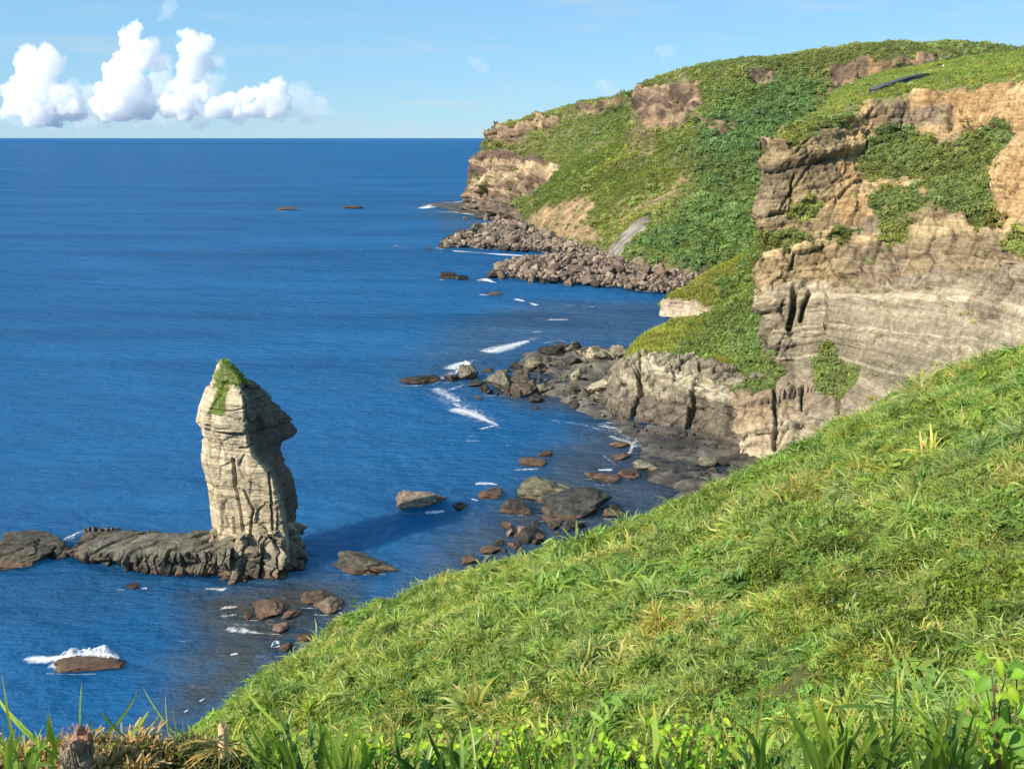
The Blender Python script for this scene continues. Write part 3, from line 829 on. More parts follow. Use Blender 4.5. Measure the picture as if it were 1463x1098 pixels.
spur('near_spur', rC2, [40, 40, 8, 8], 260, 81, lambda x, y: polymask(x, y, [(895, 530), (930, 514), (1000, 520), (1062, 545), (1062, 575), (895, 560)], 3),
     ('dense dark green bushes on the nearer spur against the cliff foot', 'pale green grass on the tip of the nearer spur above the rock shelf'), 1500, 6000,
     lambda x, y: .04 + polymask(x, y, [(985, 500), (1010, 470), (1040, 446), (1070, 425), (1105, 395), (1110, 470), (1095, 530), (1070, 530), (1040, 505)], 8), lambda x, y: 1.0 - .75 * polymask(x, y, [(1010, 470), (1105, 395), (1110, 530), (1040, 510)], 8))

# ---- low blocky rock cliff above the shore platform
rD = [[Z(862, 594, -.6), Z(885, 606, -.6), Z(930, 613, -.6), Z(1000, 624, -.6), Z(1062, 648, -.6), P(1100, 650, 182)],
      [P(868, 586, 212), P(890, 588, 210), P(940, 590, 206), P(1000, 596, 201), P(1062, 612, 189), P(1110, 610, 186)],
      [P(880, 560, 218), P(905, 560, 215), P(945, 562, 210), P(1000, 566, 204), P(1062, 580, 191), P(1110, 580, 190)],
      [P(888, 540, 224), P(915, 532, 222), P(950, 530, 216), P(1000, 536, 209), P(1064, 556, 194), P(1112, 560, 194)],
      [P(893, 524, 231), P(920, 517, 229), P(950, 516, 224), P(1000, 522, 216), P(1066, 546, 200), P(1112, 550, 199)],
      [P(905, 514, 240), P(925, 512, 238), P(950, 512, 234), P(1000, 518, 226), P(1066, 540, 208), P(1112, 545, 207)]]
for r in rD: f = r[0]; r.insert(0, f + np.array((-2.0, 6, -2.5))); r.insert(0, f + np.array((2, 22, -5)))
GD = smooth_grid(sheet(rD, 420, [26, 30, 30, 26, 14]), 1); ND = normals(GD)
if ND[60, 200, 1] > 0: ND = -ND
pxD, pyD = proj(GD); stD = Strata(23, .5, 1.5)
o1, rn1, ck1, li1 = blocks(GD, along(GD), stD, 5, 91)
low = ss(pyD - np.interp(pxD, [860, 920, 1000, 1060], [545, 560, 572, 580]) + fbm(GD, 5, 3, 92) * 9, -3, 5)
dD = (1 - .6 * low) * (o1 * 1.0 + rn1 * 1.4 - ck1 * 1.1) + fbm(GD * np.array((1, 1, .3)), 7, 2, 93) * .8
fD, kD = facets(GD, (3.2, 3.2, 2.4), 1003, .9); fD2, kD2 = facets(GD, (1.1, 1.1, .8), 1004, .8)
dD += fD * .55 - kD * .35 + fD2 * .16 - kD2 * .1
def cleftg(px, py, pts, w, depth):
    d = np.full(px.shape, 1e9)
    for (x1, y1), (x2, y2) in zip(pts[:-1], pts[1:]):
        ex, ey = x2 - x1, y2 - y1; t = np.clip(((px - x1) * ex + (py - y1) * ey) / (ex * ex + ey * ey), 0, 1)
        d = np.minimum(d, np.hypot(px - x1 - t * ex, py - y1 - t * ey))
    return (1 - ss(d, w * .4, w * 1.1)) * depth
for pts, w, dp in [([(918, 518), (914, 560), (901, 602)], 4, 4.0), ([(999, 545), (990, 575), (984, 612)], 4.5, 3.5), ([(1050, 575), (1040, 620)], 2.5, 1.2), ([(960, 525), (968, 548), (962, 560)], 2, 1.2), ([(1000, 525), (1003, 545)], 2.5, 1.5)]:
    dD -= cleftg(pxD, pyD, pts, w, dp)
dD *= ss(np.arange(GD.shape[0])[:, None] * 1.0, 0, 4)
GD2 = GD + ND * dD[..., None]
nb = fbm(GD, 4, 4, 95)
cD = mixc((.25, .215, .15), (.48, .425, .305), np.clip(stD.c[li1] * 1.2 - .1 + .5 * nb, 0, 1))
cD = mixc(cD, mixc((.10, .085, .065), (.20, .165, .125), np.clip(.5 + nb, 0, 1)), np.clip(low * .92, 0, 1))
cD = cD * (1 - .35 * kD - .4 * ck1 * (1 - low))[..., None] * .92
cD = mixc(cD, (.07, .055, .045), (1 - ss(GD2[..., 2], .3, 1.2)) * .8)
rockcliff = mesh_np('low_cliff', GD2, grid_faces(*GD.shape[:2]), M_cliff, cD.reshape(-1, 3), False); rockcliff['kind'] = 'structure'

# ---- rock platforms and shelves just above the water
def platform(name, poly, step, hgt, seed, col0, col1, soft=3.0, tilt=None, mat=None):
    pp = pxpoly(poly); a = np.array(pp)
    x = np.arange(a[:, 0].min() - 2 * soft, a[:, 0].max() + 2 * soft, step); y = np.arange(a[:, 1].min() - 2 * soft, a[:, 1].max() + 2 * soft, step)
    X, Y = np.meshgrid(x, y); Q = np.stack([X, Y, X * 0], -1)
    d = sdist((X + fbm(Q, 9, 3, seed) * soft * 1.2).ravel(), (Y + fbm(Q, 9, 3, seed + 1) * soft * 1.2).ravel(), pp).reshape(X.shape)
    h = -1.4 + (hgt + 1.4) * ss(d, -soft, soft * .6)
    rot = X * .5 + Y * .85; q = rot / 3.2 + fbm(Q, 12, 2, seed + 2) * 1.5
    fp, kp = facets(Q, (5, 3.5, 9), seed + 40, .8)
    step_ = (fp * .34 - kp * .5) * ss(d, 0, 3) + (_h(np.floor(q), q * 0, q * 0, seed) - .5) * .8 * ss(d, 0, 4)
    f = q - np.floor(q)
    h = h + step_ * .8 + fbm(Q, 4, 4, seed + 3) * .2 - (1 - ss(np.minimum(f, 1 - f), 0, .12)) * .5
    if tilt is not None: h = h + tilt * ss(d, 0, 25)
    V = np.stack([X, Y, h], -1)
    nb = fbm(Q, 7, 4, seed + 4)
    c = mixc(col0, col1, np.clip(.5 + nb * 1.0 + fp * .5, 0, 1))
    c = mixc(c, (.035, .032, .028), (1 - ss(h, .1, .5)) * .6)
    ob = mesh_np(name, V, grid_faces(*X.shape), mat or M_wet, c.reshape(-1, 3), False); ob['kind'] = 'structure'
    return V
dk0, dk1 = (.050, .045, .038), (.120, .105, .085)
platform('shore_platform', [(862, 598), (900, 600), (960, 612), (1080, 640), (1130, 700), (1000, 760), (930, 760), (960, 705), (925, 690), (930, 668), (905, 650), (925, 640), (885, 612)], .8, .55, 301, dk0, dk1)
platform('boulder_platform', [(750, 508), (800, 496), (905, 500), (930, 520), (905, 560), (880, 600), (850, 602), (800, 572), (770, 560), (800, 540), (745, 520)], .9, .7, 302, (.07, .06, .05), (.17, .145, .11))
platform('farther_spit', [(640, 353), (665, 340), (700, 326), (740, 320), (850, 350), (930, 370), (900, 376), (860, 364), (760, 358), (690, 354)], 3.0, 1.6, 303, (.12, .10, .08), (.24, .19, .15), soft=7)
platform('nearer_spit', [(712, 393), (728, 380), (800, 370), (900, 368), (1000, 385), (1060, 403), (960, 419), (900, 412), (820, 403), (745, 399)], 2.6, 1.4, 304, (.12, .10, .08), (.22, .18, .15), soft=6)
platform('headland_shelf', [(606, 292), (640, 288), (670, 290), (700, 302), (750, 312), (720, 318), (690, 310), (650, 303)], 5, .6, 305, (.05, .045, .04), (.12, .10, .085), soft=8)
platform('headland_reef', [(664, 298), (700, 303), (760, 314), (770, 330), (728, 322), (700, 315)], 5, .3, 306, (.05, .045, .04), (.12, .10, .085), soft=6)

# ---- boulders
def facet_rock(seed, sub=3, cuts=9, rough=.05, flat=1.0, elong=1.0, strata=0.0, nz_scale=.5):
    rs = R(seed)
    bm = bmesh.new(); bmesh.ops.create_icosphere(bm, subdivisions=sub, radius=1.0)
    bm.verts.ensure_lookup_table()
    V = np.array([v.co[:] for v in bm.verts]); Fc = np.array([[v.index for v in f.verts] for f in bm.faces]); bm.free()
    for _ in range(cuts):
        nrm = rs.normal(0, 1, 3); nrm[2] *= .8; nrm /= np.linalg.norm(nrm); d = rs.uniform(.34, .72)
        s = V @ nrm; over = np.maximum(s - d, 0); V = V - nrm * over[:, None] * .97
    nrm = V / (np.linalg.norm(V, axis=1, keepdims=True) + 1e-6)
    fv, kv = facets(V + seed * 3.1, (.55, .55, .4), seed, .9)
    V = V + nrm * (fbm(V + seed * 3.1, nz_scale, 4, seed) * rough + (fv * .055 - kv * .05) * (sub > 2))[:, None]
    if strata:
        st = Strata(seed, .08, .25, -2, 2); o, i, _ = st.off(V[:, 2] + .15 * V[:, 0])
        V[:, :2] *= (1 + strata * o)[:, None]
    V *= np.array((elong, 1, flat))
    return V, Fc

def rock_cols(V, Fc, c0, c1, seed, wet=None):
    n_ = fbm(V * 1.0 + seed, .6, 4, seed + 7)
    return mixc(c0, c1, np.clip(.5 + n_ * 1.1, 0, 1))

BR0, BR1 = (.13, .095, .07), (.27, .20, .15)
protos = {}
for tone, (c0, c1) in {'brown': ((.085, .062, .05), (.235, .17, .13)), 'grey': ((.058, .053, .04), (.155, .138, .105)), 'pale': ((.16, .125, .09), (.36, .285, .205)), 'dark': ((.028, .025, .021), (.075, .063, .05))}.items():
    protos[tone] = []
    for k in range(7):
        V, Fc = facet_rock(500 + k * 7 + len(tone), 3, 10, .05)
        me_o = mesh_np('boulder', V, Fc, M_bould, rock_cols(V, Fc, c0, c1, k), False)
        me = me_o.data; bpy.data.objects.remove(me_o)
        protos[tone].append(me)

def boulder(x, y, z, s, tone, rs, label, group, name='boulder', squash=None):
    o = bpy.data.objects.new(name, protos[tone][rs.randint(0, 7)]); link(o)
    o.location = (x, y, z); o.rotation_euler = (rs.uniform(-.5, .5), rs.uniform(-.5, .5), rs.uniform(0, 6.28))
    q = squash or rs.uniform(.6, .95)
    o.scale = (s * rs.uniform(.8, 1.25), s * rs.uniform(.75, 1.1), s * q)
    return tag(o, label, 'boulder', group)

def field(poly, n, smin, smax, tones, seed, label, group, z0=1.5, zbump=2.0, smaller=0, name='boulder'):
    """boulders packed inside a pixel polygon on the shore, largest first, not sunk in one another"""
    rs = R(seed); pp = pxpoly(poly); a = np.array(pp); got = []; tries = 0
    while len(got) < n and tries < n * 60:
        tries += 1
        x = rs.uniform(a[:, 0].min(), a[:, 0].max()); y = rs.uniform(a[:, 1].min(), a[:, 1].max())
        d = float(sdist(np.array([x]), np.array([y]), pp)[0])
        if d < -0.5: continue
        k = len(got) / n
        s = (smax * (1 - k) ** 1.4 + smin) * rs.uniform(.75, 1.25)
        if any((x - g[0]) ** 2 + (y - g[1]) ** 2 < (.62 * (s + g[2])) ** 2 for g in got): continue
        got.append((x, y, s))
        h = z0 + zbump * min(1, max(d, 0) / 14)
        tone = tones[0] if d < 5 and rs.rand() < .75 else tones[rs.randint(1, len(tones))]
        boulder(x, y, h * .6 + s * .1, s, tone, rs, label, group, name)['category'] = 'boulder' if name == 'boulder' else 'rock'
    return len(got)
nb1 = field([(622, 354), (655, 338), (700, 324), (738, 320), (800, 344), (872, 360), (900, 372), (850, 366), (760, 361), (690, 357)], 145, 1.3, 3.7, ('dark', 'brown', 'pale', 'pale', 'grey'), 601,
            'angular brown boulder heaped in the farther spit below the far headland', 'boulders of the farther spit', 1.8, 4)
nb2 = field([(696, 396), (718, 378), (790, 368), (880, 370), (960, 388), (1000, 392), (985, 412), (950, 425), (890, 416), (820, 408), (740, 404)], 152, 1.2, 3.5, ('dark', 'brown', 'brown', 'pale', 'pale'), 602,
            'angular purplish brown boulder heaped in the nearer spit at the bay', 'boulders of the nearer spit', 1.5, 4)

# rubble between them, far too small and many to pick apart
def rubble(name, poly, n, smin, smax, seed, label, z0=1.5, tones=((.10, .074, .058), (.34, .26, .195)), sub=1):
    rs = R(seed); pp = pxpoly(poly); a = np.array(pp); VV = []; FF = []; CC = []; off = 0
    k = 0
    base = [facet_rock(900 + i, sub, 6, .04) for i in range(5)]
    while k < n:
        x = rs.uniform(a[:, 0].min(), a[:, 0].max()); y = rs.uniform(a[:, 1].min(), a[:, 1].max())
        if float(sdist(np.array([x]), np.array([y]), pp)[0]) < 0: continue
        k += 1
        V, Fc = base[rs.randint(5)]; s = rs.uniform(smin, smax); an = rs.uniform(0, 6.28)
        M = np.array(Euler((rs.uniform(-1, 1), rs.uniform(-1, 1), an)).to_matrix())
        VV.append((V * np.array((1.2, .9, .75)) * s) @ M.T + np.array((x, y, z0 + rs.uniform(-.3, .6) * s))); FF.append(Fc + off); off += len(V)
        CC.append(np.repeat((mixc(tones[0], tones[1], rs.rand()) * rs.uniform(.8, 1.15))[None], len(V), 0))
    o = mesh_np(name, np.concatenate(VV), np.concatenate(FF), M_bould, np.concatenate(CC), False)
    return tag(o, label, 'rubble', kind='stuff')
rubble('spit_rubble', [(630, 354), (660, 338), (700, 324), (740, 319), (820, 345), (920, 368), (980, 380), (900, 380), (850, 366), (760, 360), (690, 356)], 2400, .7, 1.9, 611, 'small broken stones filling the farther boulder spit', 2.4)
rubble('spit_rubble', [(705, 396), (725, 378), (790, 368), (900, 366), (960, 380), (1060, 398), (985, 412), (950, 424), (890, 415), (820, 407), (740, 402)], 2600, .6, 1.7, 612, 'small broken stones filling the nearer boulder spit', 2.0)

# ---- single rocks in and by the water
RINGS = []
def big_rock(px, pyb, w, h, depth, seed, c0, c1, label, name='shore_rock', cuts=10, strata=.06, sub=5, sink=.25, rotz=0.0, tiltx=0.0, tilty=0.0, z0=0.0, group=None, rough=.06, cat='rock', mat=None):
    """rock whose waterline centre is at (px, pyb), w x h photo pixels in view, depth in metres"""
    if z0 == 0 and w >= 12: RINGS.append((px, pyb, w, h, seed))
    base = Z(px, pyb, z0); sc = base[1] * 1.0 / F / (CP - (pyb - 549) / F * SP)
    W = w * sc; Hh = h * sc
    Hh = max(.52 * Hh, Hh - .62 * depth * math.sin(math.atan2(H, base[1])))     # its top is seen from above
    V, Fc = facet_rock(seed, sub, cuts, rough, 1, 1, strata)
    mn, mx = V.min(0), V.max(0); V = (V - (mn + mx) / 2) / (mx - mn) * 2
    V *= np.array((W / 2, depth / 2, Hh * (1 + sink) / 2 * 1.15))
    E = np.array(Euler((tiltx, tilty, rotz)).to_matrix()); V = V @ E.T
    V[:, 2] += Hh * (1 - sink) / 2
    V[:, 1] += depth * .35
    c = rock_cols(V, Fc, c0, c1, seed)
    zz = V[:, 2] + z0
    c = mixc(c, (.035, .028, .022), (1 - ss(zz + .25 * fbm(V, 1.2, 3, seed), .05, .45)) * .85)
    c = mixc(c, np.array((.16, .085, .05)) , (1 - ss(zz, .5, 1.1)) * ss(zz, .1, .5) * .5)
    o = mesh_np(name, V, Fc, mat or M_bould, c, False)
    o.location = base
    return tag(o, label, cat, group)
GB_, BB_ = ((.035, .033, .025), (.115, .102, .074)), ((.045, .034, .026), (.125, .090, .066))
DK_ = ((.020, .019, .017), (.060, .053, .042)); PL_ = ((.11, .095, .06), (.25, .215, .145))
for a in [
    (16, 810, 95, 42, 12, 701, *GB_, 'dark flat topped rock islet at the left edge of the picture', dict(name='rock_islet', strata=.1, cuts=7)),
    (522, 818, 96, 28, 7, 702, *GB_, 'low dark wedge shaped rock in the water right of the sea stack', dict(tilty=.12)),
    (600, 730, 78, 30, 9, 703, (.11, .088, .062), (.27, .21, .145), 'brown cracked block rock standing alone in the water mid bay', dict(cuts=6, tilty=.1)),
    (657, 730, 22, 14, 2.6, 704, *GB_, 'small rounded rock just right of the brown cracked block', {}),
    (740, 706, 0, 0, 0, 0, None, None, None, None),
    (785, 720, 92, 44, 9, 705, (.075, .072, .045), (.17, .158, .10), 'large olive grey sloping boulder behind the big dark one', dict(cuts=7, tilty=-.1)),
    (826, 742, 104, 50, 9, 706, (.03, .031, .029), (.075, .076, .068), 'biggest dark slate boulder at the foot of the grass slope', dict(cuts=8)),
    (736, 734, 46, 26, 5, 707, *DK_, 'dark wet rock at the left foot of the olive boulder', {}),
    (700, 712, 38, 16, 4, 708, *BB_, 'low brown rock with foam on its left side', {}),
    (761, 666, 42, 13, 4, 709, *BB_, 'flat red brown rock in open water above the olive boulder', dict(cuts=6)),
    (779, 652, 22, 10, 3, 710, *DK_, 'small dark rock just behind the flat red brown rock', {}),
    (788, 752, 30, 18, 3.5, 711, *BB_, 'reddish rock below the big dark boulder', {}),
    (724, 756, 16, 11, 2, 712, *BB_, 'small round reddish rock left of the slope edge', {}),
    (742, 768, 18, 8, 2, 713, *BB_, 'thin brown rock near the slope edge', {}),
    (765, 772, 28, 15, 3, 714, *BB_, 'brown rock touching the slope edge below the dark boulder', {}),
    (735, 784, 24, 14, 3, 715, *GB_, 'grey brown rock half hidden by the slope edge', {}),
    (700, 792, 32, 10, 3, 716, *BB_, 'low brown rock peeking over the grass slope', {}),
    (672, 806, 28, 14, 3, 717, *GB_, 'jagged grey rock peeking over the grass slope', {}),
    (880, 740, 40, 16, 4, 718, *GB_, 'grey rock wedged between big dark boulder and slope', {}),
    (598, 549, 62, 13, 6, 719, *DK_, 'long low dark rock, seaward end of the reef with surf', dict(cuts=6)),
    (645, 545, 24, 12, 4, 720, *DK_, 'dark rounded rock in the surf at the reef', {}),
    (668, 544, 30, 24, 6, 721, (.11, .095, .07), (.24, .21, .15), 'pointed dark rock in the surf at the reef', dict(cuts=8)),
    (680, 553, 26, 12, 4, 722, *DK_, 'low black rock in front of the pointed surf rock', {}),
    (697, 532, 16, 7, 3, 723, *DK_, 'tiny dark rock behind the pointed surf rock', {}),
    (683, 571, 12, 6, 2, 724, *BB_, 'tiny red brown rock alone below the surf', {}),
    (716, 562, 46, 36, 9, 725, (.08, .07, .055), (.19, .165, .125), 'craggy dark boulder at the left end of the reef heap', dict(cuts=8)),
    (742, 548, 36, 26, 7, 726, *GB_, 'grey boulder topping the reef heap', {}),
    (752, 530, 0, 0, 0, 0, None, None, None, None),
    (747, 568, 42, 22, 6, 727, *BB_, 'reddish boulder at the front of the reef heap', {}),
    (776, 563, 24, 18, 5, 728, *PL_, 'pale square boulder at the right of the reef heap', {}),
    (764, 530, 30, 20, 5, 742, *PL_, 'pale grey boulder at the back of the reef heap', {}),
    (790, 512, 44, 20, 7, 729, *DK_, 'dark boulder pair base at the far tip of the boulder platform', {}),
    (803, 502, 32, 12, 5, 730, *DK_, 'small dark slab on the far tip of the boulder platform', {}),
    (779, 522, 20, 9, 3, 731, *DK_, 'low dark rock in the water by the boulder platform', {}),
    (836, 508, 42, 14, 6, 732, *GB_, 'grey boulder in the far row of the platform', {}),
    (853, 515, 42, 21, 6, 733, (.21, .18, .12), (.37, .32, .22), 'large tan boulder in the far row of the platform', dict(z0=.6)),
    (884, 512, 28, 21, 5, 734, (.15, .13, .095), (.29, .26, .19), 'upright grey boulder in the far row next to the tan one', dict(z0=.6)),
    (899, 516, 18, 16, 4, 735, *GB_, 'boulder at the right end of the far row, under the grass tip', dict(z0=.6)),
    (824, 547, 19, 23, 4, 736, (.22, .20, .125), (.38, .35, .23), 'isolated upright cone shaped boulder casting a shadow on the platform', dict(z0=.6, cuts=7, sink=.05)),
    (857, 560, 34, 20, 5, 737, (.22, .20, .125), (.38, .34, .22), 'squat yellowish boulder in the middle of the platform', dict(z0=.6)),
    (820, 566, 28, 16, 4.5, 738, *GB_, 'grey boulder at the front of the platform, left', dict(z0=.3)),
    (838, 572, 16, 20, 4, 739, *GB_, 'upright narrow boulder at the front of the platform', dict(z0=.3)),
    (858, 576, 34, 14, 4.5, 740, *PL_, 'pale boulder at the front of the platform near the cliff', dict(z0=.3)),
    (886, 542, 24, 22, 5, 741, *GB_, 'grey boulder leaning on the low cliff', dict(z0=.8)),
    (886, 640, 30, 9, 3, 743, *BB_, 'flat red brown rock in the foam at the platform edge', {}),
    (890, 658, 30, 12, 4, 744, *BB_, 'rounded red brown rock at the platform edge', {}),
    (922, 674, 34, 22, 5, 745, (.11, .10, .075), (.21, .19, .145), 'rounded olive boulder on the corner of the shore platform', {}),
    (868, 690, 42, 16, 5, 746, *BB_, 'red brown boulder at the head of the platform gully', {}),
    (846, 683, 22, 9, 3, 747, *BB_, 'small flat brown rock left of the gully boulder', {}),
    (898, 684, 34, 14, 5, 748, *DK_, 'dark slab joining the gully boulder and olive boulder', {}),
    (1014, 664, 30, 12, 4, 749, (.13, .12, .08), (.24, .21, .145), 'squared olive block lying on the shore platform', dict(z0=.6, cuts=6)),
    (450, 866, 46, 22, 4.5, 750, *BB_, 'red brown sloping rock nearest right of the sea stack base', dict(tilty=.15)),
    (466, 876, 44, 24, 4.5, 751, (.12, .095, .07), (.23, .18, .13), 'brown rock just by the slope edge below the sea stack', dict(tilty=.15)),
    (378, 884, 54, 20, 5, 752, *BB_, 'broad red brown rock in the shallows under the sea stack', {}),
    (352, 886, 14, 11, 2, 753, *GB_, 'small tan rock at the left tip of the broad shallow rock', {}),
    (414, 885, 26, 12, 3, 754, *BB_, 'brown rock right of the broad shallow rock', {}),
    (398, 907, 26, 20, 3.5, 755, (.10, .07, .06), (.2, .14, .11), 'rounded dark brown rock nearest the foam in the shallows', {}),
    (407, 931, 20, 12, 2.5, 756, *DK_, 'pointed wet rock with spray at the slope edge', {}),
    (432, 916, 26, 8, 2.5, 757, *BB_, 'brown rock sliver at the slope edge by the shallows', {}),
    (122, 961, 108, 18, 4, 758, *BB_, 'long low red brown rock with a wave breaking over it', dict(cuts=7, name='reef_rock')),
    (187, 841, 22, 5, 2, 759, *DK_, 'tiny rock awash below the stack ledge', {}),
    (380, 711, 0, 0, 0, 0, None, None, None, None),
    (408, 300, 34, 5, 14, 760, *BB_, 'low red brown islet on the left, far out below the horizon', dict(name='rock_islet', sub=4)),
    (503, 298, 32, 5, 14, 761, *BB_, 'low red brown islet on the right, far out below the horizon', dict(name='rock_islet', sub=4)),
    (632, 354, 16, 7, 8, 762, *DK_, 'dark rock at the seaward tip of the farther spit', dict(sub=4)),
    (610, 356, 10, 3, 5, 763, *DK_, 'smallest dark rock off the farther spit', dict(sub=4)),
    (640, 398, 24, 11, 9, 764, *DK_, 'left one of two dark rocks off the nearer spit', dict(sub=4)),
    (658, 400, 22, 9, 8, 765, *DK_, 'right one of two dark rocks off the nearer spit', dict(sub=4)),
    (707, 422, 24, 5, 6, 766, *DK_, 'low rock awash in front of the nearer spit', dict(sub=4)),
    (765, 586, 14, 3, 3, 767, *DK_, 'tiny rock awash in the middle of the cove', dict(sub=4)),
]:
    if a[6] is None: continue
    kw = dict(a[9]); 
    if a[2] < 30: kw.setdefault('sub', 4)
    big_rock(a[0], a[1], a[2], a[3], a[4], a[5], a[6], a[7], a[8], **kw)

for poly, n_, s0, s1, tn, sd_, lb, gp in [
    ([(690, 560), (700, 530), (760, 515), (790, 545), (800, 575), (740, 572)], 34, .5, 1.9, ('dark', 'grey', 'brown', 'dark'), 631, 'small dark rock packed into the reef heap left of the boulder platform', 'rocks of the reef heap'),
    ([(770, 508), (800, 495), (905, 500), (910, 515), (860, 520), (790, 522)], 26, .6, 2.2, ('dark', 'grey', 'pale', 'grey'), 632, 'grey rock in the far row of the boulder platform below the grass tip', 'rocks of the far platform row'),
    ([(800, 575), (800, 552), (890, 545), (895, 580), (860, 596)], 30, .6, 1.8, ('dark', 'grey', 'pale', 'brown'), 633, 'middling rock strewn on the boulder platform beside the low cliff', 'rocks on the boulder platform'),
    ([(690, 790), (740, 745), (800, 715), (880, 700), (900, 730), (800, 770), (720, 800)], 24, .4, 1.3, ('dark', 'brown', 'grey', 'dark'), 634, 'small wet rock at the foot of the near grass slope', 'rocks below the near slope'),
    ([(870, 612), (960, 622), (1060, 650), (1070, 690), (960, 690), (930, 650)], 12, .3, .9, ('dark', 'grey', 'grey', 'dark'), 635, 'small stone lying on the shore platform below the low cliff', 'stones on the shore platform'),
    ([(880, 604), (930, 613), (1000, 624), (1058, 646), (1052, 652), (990, 632), (920, 620)], 16, .4, 1.0, ('dark', 'grey', 'pale', 'grey'), 636, 'fallen block along the foot of the low cliff', 'blocks fallen from the low cliff'),
    ([(640, 312), (700, 306), (755, 315), (770, 330), (720, 318)], 16, 1.5, 3.5, ('dark', 'dark', 'brown', 'dark'), 637, 'dark rock on the reef at the foot of the far headland', 'rocks at the headland foot'),
]: field(poly, n_, s0, s1, tn, sd_, lb, gp, .5, .5, 0, 'shore_stone')
rubble('shore_rubble', [(750, 560), (800, 500), (905, 505), (925, 540), (900, 600), (850, 598), (800, 575)], 260, .15, .6, 641, 'gravel and small stones on the boulder platform', .75, ((.05, .045, .035), (.18, .155, .11)))
rubble('shore_rubble', [(862, 604), (930, 614), (1058, 648), (1080, 690), (960, 690), (930, 640)], 90, .1, .35, 642, 'small stones scattered on the dark shore platform', .55, ((.035, .032, .026), (.13, .115, .085)))

# ---- the ledge joined to the sea stack
rE = [[Z(78, 792, -1), Z(130, 810, -1), Z(210, 824, -1), Z(300, 829, -1), Z(330, 829, -1)],
      [Z(84, 788, .8), Z(135, 799, 1.4), Z(212, 806, 2.0), Z(296, 806, 2.6), Z(330, 806, 2.8)],
      [Z(95, 783, 1.2), Z(150, 789, 2.2), Z(215, 790, 3.6), Z(296, 786, 4.6), Z(330, 786, 4.6)],
      [Z(110, 770, 1.6), Z(165, 772, 2.4), Z(240, 772, 3.6), Z(300, 772, 4.0), Z(330, 772, 4.2)],
      [Z(122, 757, 1.4), Z(180, 756, 2.6), Z(258, 760, 3.2), Z(302, 763, 3.2), Z(330, 763, 3.2)],
      [Z(130, 758, -1), Z(185, 758, -1), Z(262, 762, -1), Z(302, 765, -1), Z(330, 765, -1)]]
for r in rE: f = r[0]; r.insert(0, f + np.array((-.3, .4, -1.5)))
GE = smooth_grid(sheet(rE, 420, [20, 26, 40, 36, 10]), 2); NE = normals(GE)
if NE[90, 200, 2] < 0: NE = -NE
X_ = GE[..., 0]; Y_ = GE[..., 1]
q = (X_ * .62 - Y_ * .78) / 3.0 + fbm(GE, 5, 2, 401) * .9        # joints running diagonally across the ledge
f_ = q - np.floor(q); stp = _h(np.floor(q), q * 0, q * 0, 402)
dE = (stp - .5) * 1.1 - (1 - ss(np.minimum(f_, 1 - f_), 0, .10)) * .9 + fbm(GE, 2.2, 4, 403) * .14
fr = (1 - ss(np.arange(GE.shape[0])[:, None] * 1.0, 30, 52))
qa = X_ / 1.7 + fbm(GE, 2.5, 2, 404) * .6; fa = qa - np.floor(qa)
fE, kE = facets(GE, (2.6, 2.6, 2.0), 1007, .9); fE2, kE2 = facets(GE, (.9, .9, .7), 1008, .8)
dE = dE * (1 - .35 * fr) + fE * .10 - kE * .08 + fE2 * .03 + fr * (fE * .25 - kE * .35)
dE += .45 * fr * ((_h(np.floor(qa), qa * 0, qa * 0, 405) - .6) * 1.6 - (1 - ss(np.minimum(fa, 1 - fa), 0, .16)) * 1.3)
GE2 = GE + NE * dE[..., None]
nb = fbm(GE, 2.5, 4, 406)
cE = mixc((.060, .056, .043), (.150, .137, .102), np.clip(.5 + nb * 1.2, 0, 1))
cE = mixc(cE, (.20, .18, .13), ss(X_, -47, -42) * ss(stp, .3, .7) * .6)
cE = mixc(cE, (.16, .09, .06), (1 - ss(GE2[..., 2], .7, 1.7)) * ss(nb, -.5, .2) * .8)
cE = mixc(cE, (.03, .025, .022), 1 - ss(GE2[..., 2], .05, .4))
led = mesh_np('rock_ledge', GE2, grid_faces(*GE.shape[:2]), M_bould, cE.reshape(-1, 3), False)
tag(led, 'long low dark rock ledge running left from the sea stack foot', 'rock ledge')

# ---- the sea stack
YS = 132.0
prof = [ # py, left px, lit/shade edge px, right px
    (514, 323, 329, 334), (519, 316, 336, 343), (531, 309, 345, 354), (544, 303, 349, 366), (556, 297, 350, 378), (566, 294, 351, 386), (577, 289, 351, 394),
    (586, 287, 351, 401), (596, 284, 352, 408), (606, 286, 352, 415), (618, 292, 353, 422), (628, 292, 356, 425), (635, 292, 358, 420), (641, 291, 360, 407), (655, 290, 372, 402),
    (673, 292, 383, 406), (686, 294, 386, 411), (698, 295, 389, 415), (716, 297, 392, 417), (735, 298, 395, 418), (750, 300, 397, 417), (764, 302, 399, 414), (778, 300, 400, 416), (800, 298, 402, 418)]
cpt = P(356, 640, YS); az = math.atan2(cpt[0], cpt[1])
rv = np.array((math.cos(az), -math.sin(az), 0)); dv = np.array((math.sin(az), math.cos(az), 0))
pr = np.array(prof, float)
NV, NU = 330, 300
pys = np.linspace(514, 800, NV)
xl = np.interp(pys, pr[:, 0], pr[:, 1]) + np.interp(pys, [514, 525, 540, 600, 625], [3, 7, 8, 6, 0]); xf = np.interp(pys, pr[:, 0], pr[:, 2]); xr = np.interp(pys, pr[:, 0], pr[:, 3]) - np.interp(pys, [514, 535, 590, 632, 645, 690], [2, 6, 3, -1, 3, -2])
base_s = P(356, 828, YS)
m_px = np.linalg.norm(P(357, 640, YS) - P(356, 640, YS))
G = np.zeros((NV, NU, 3))
th = np.linspace(0, 1, NU, endpoint=False)
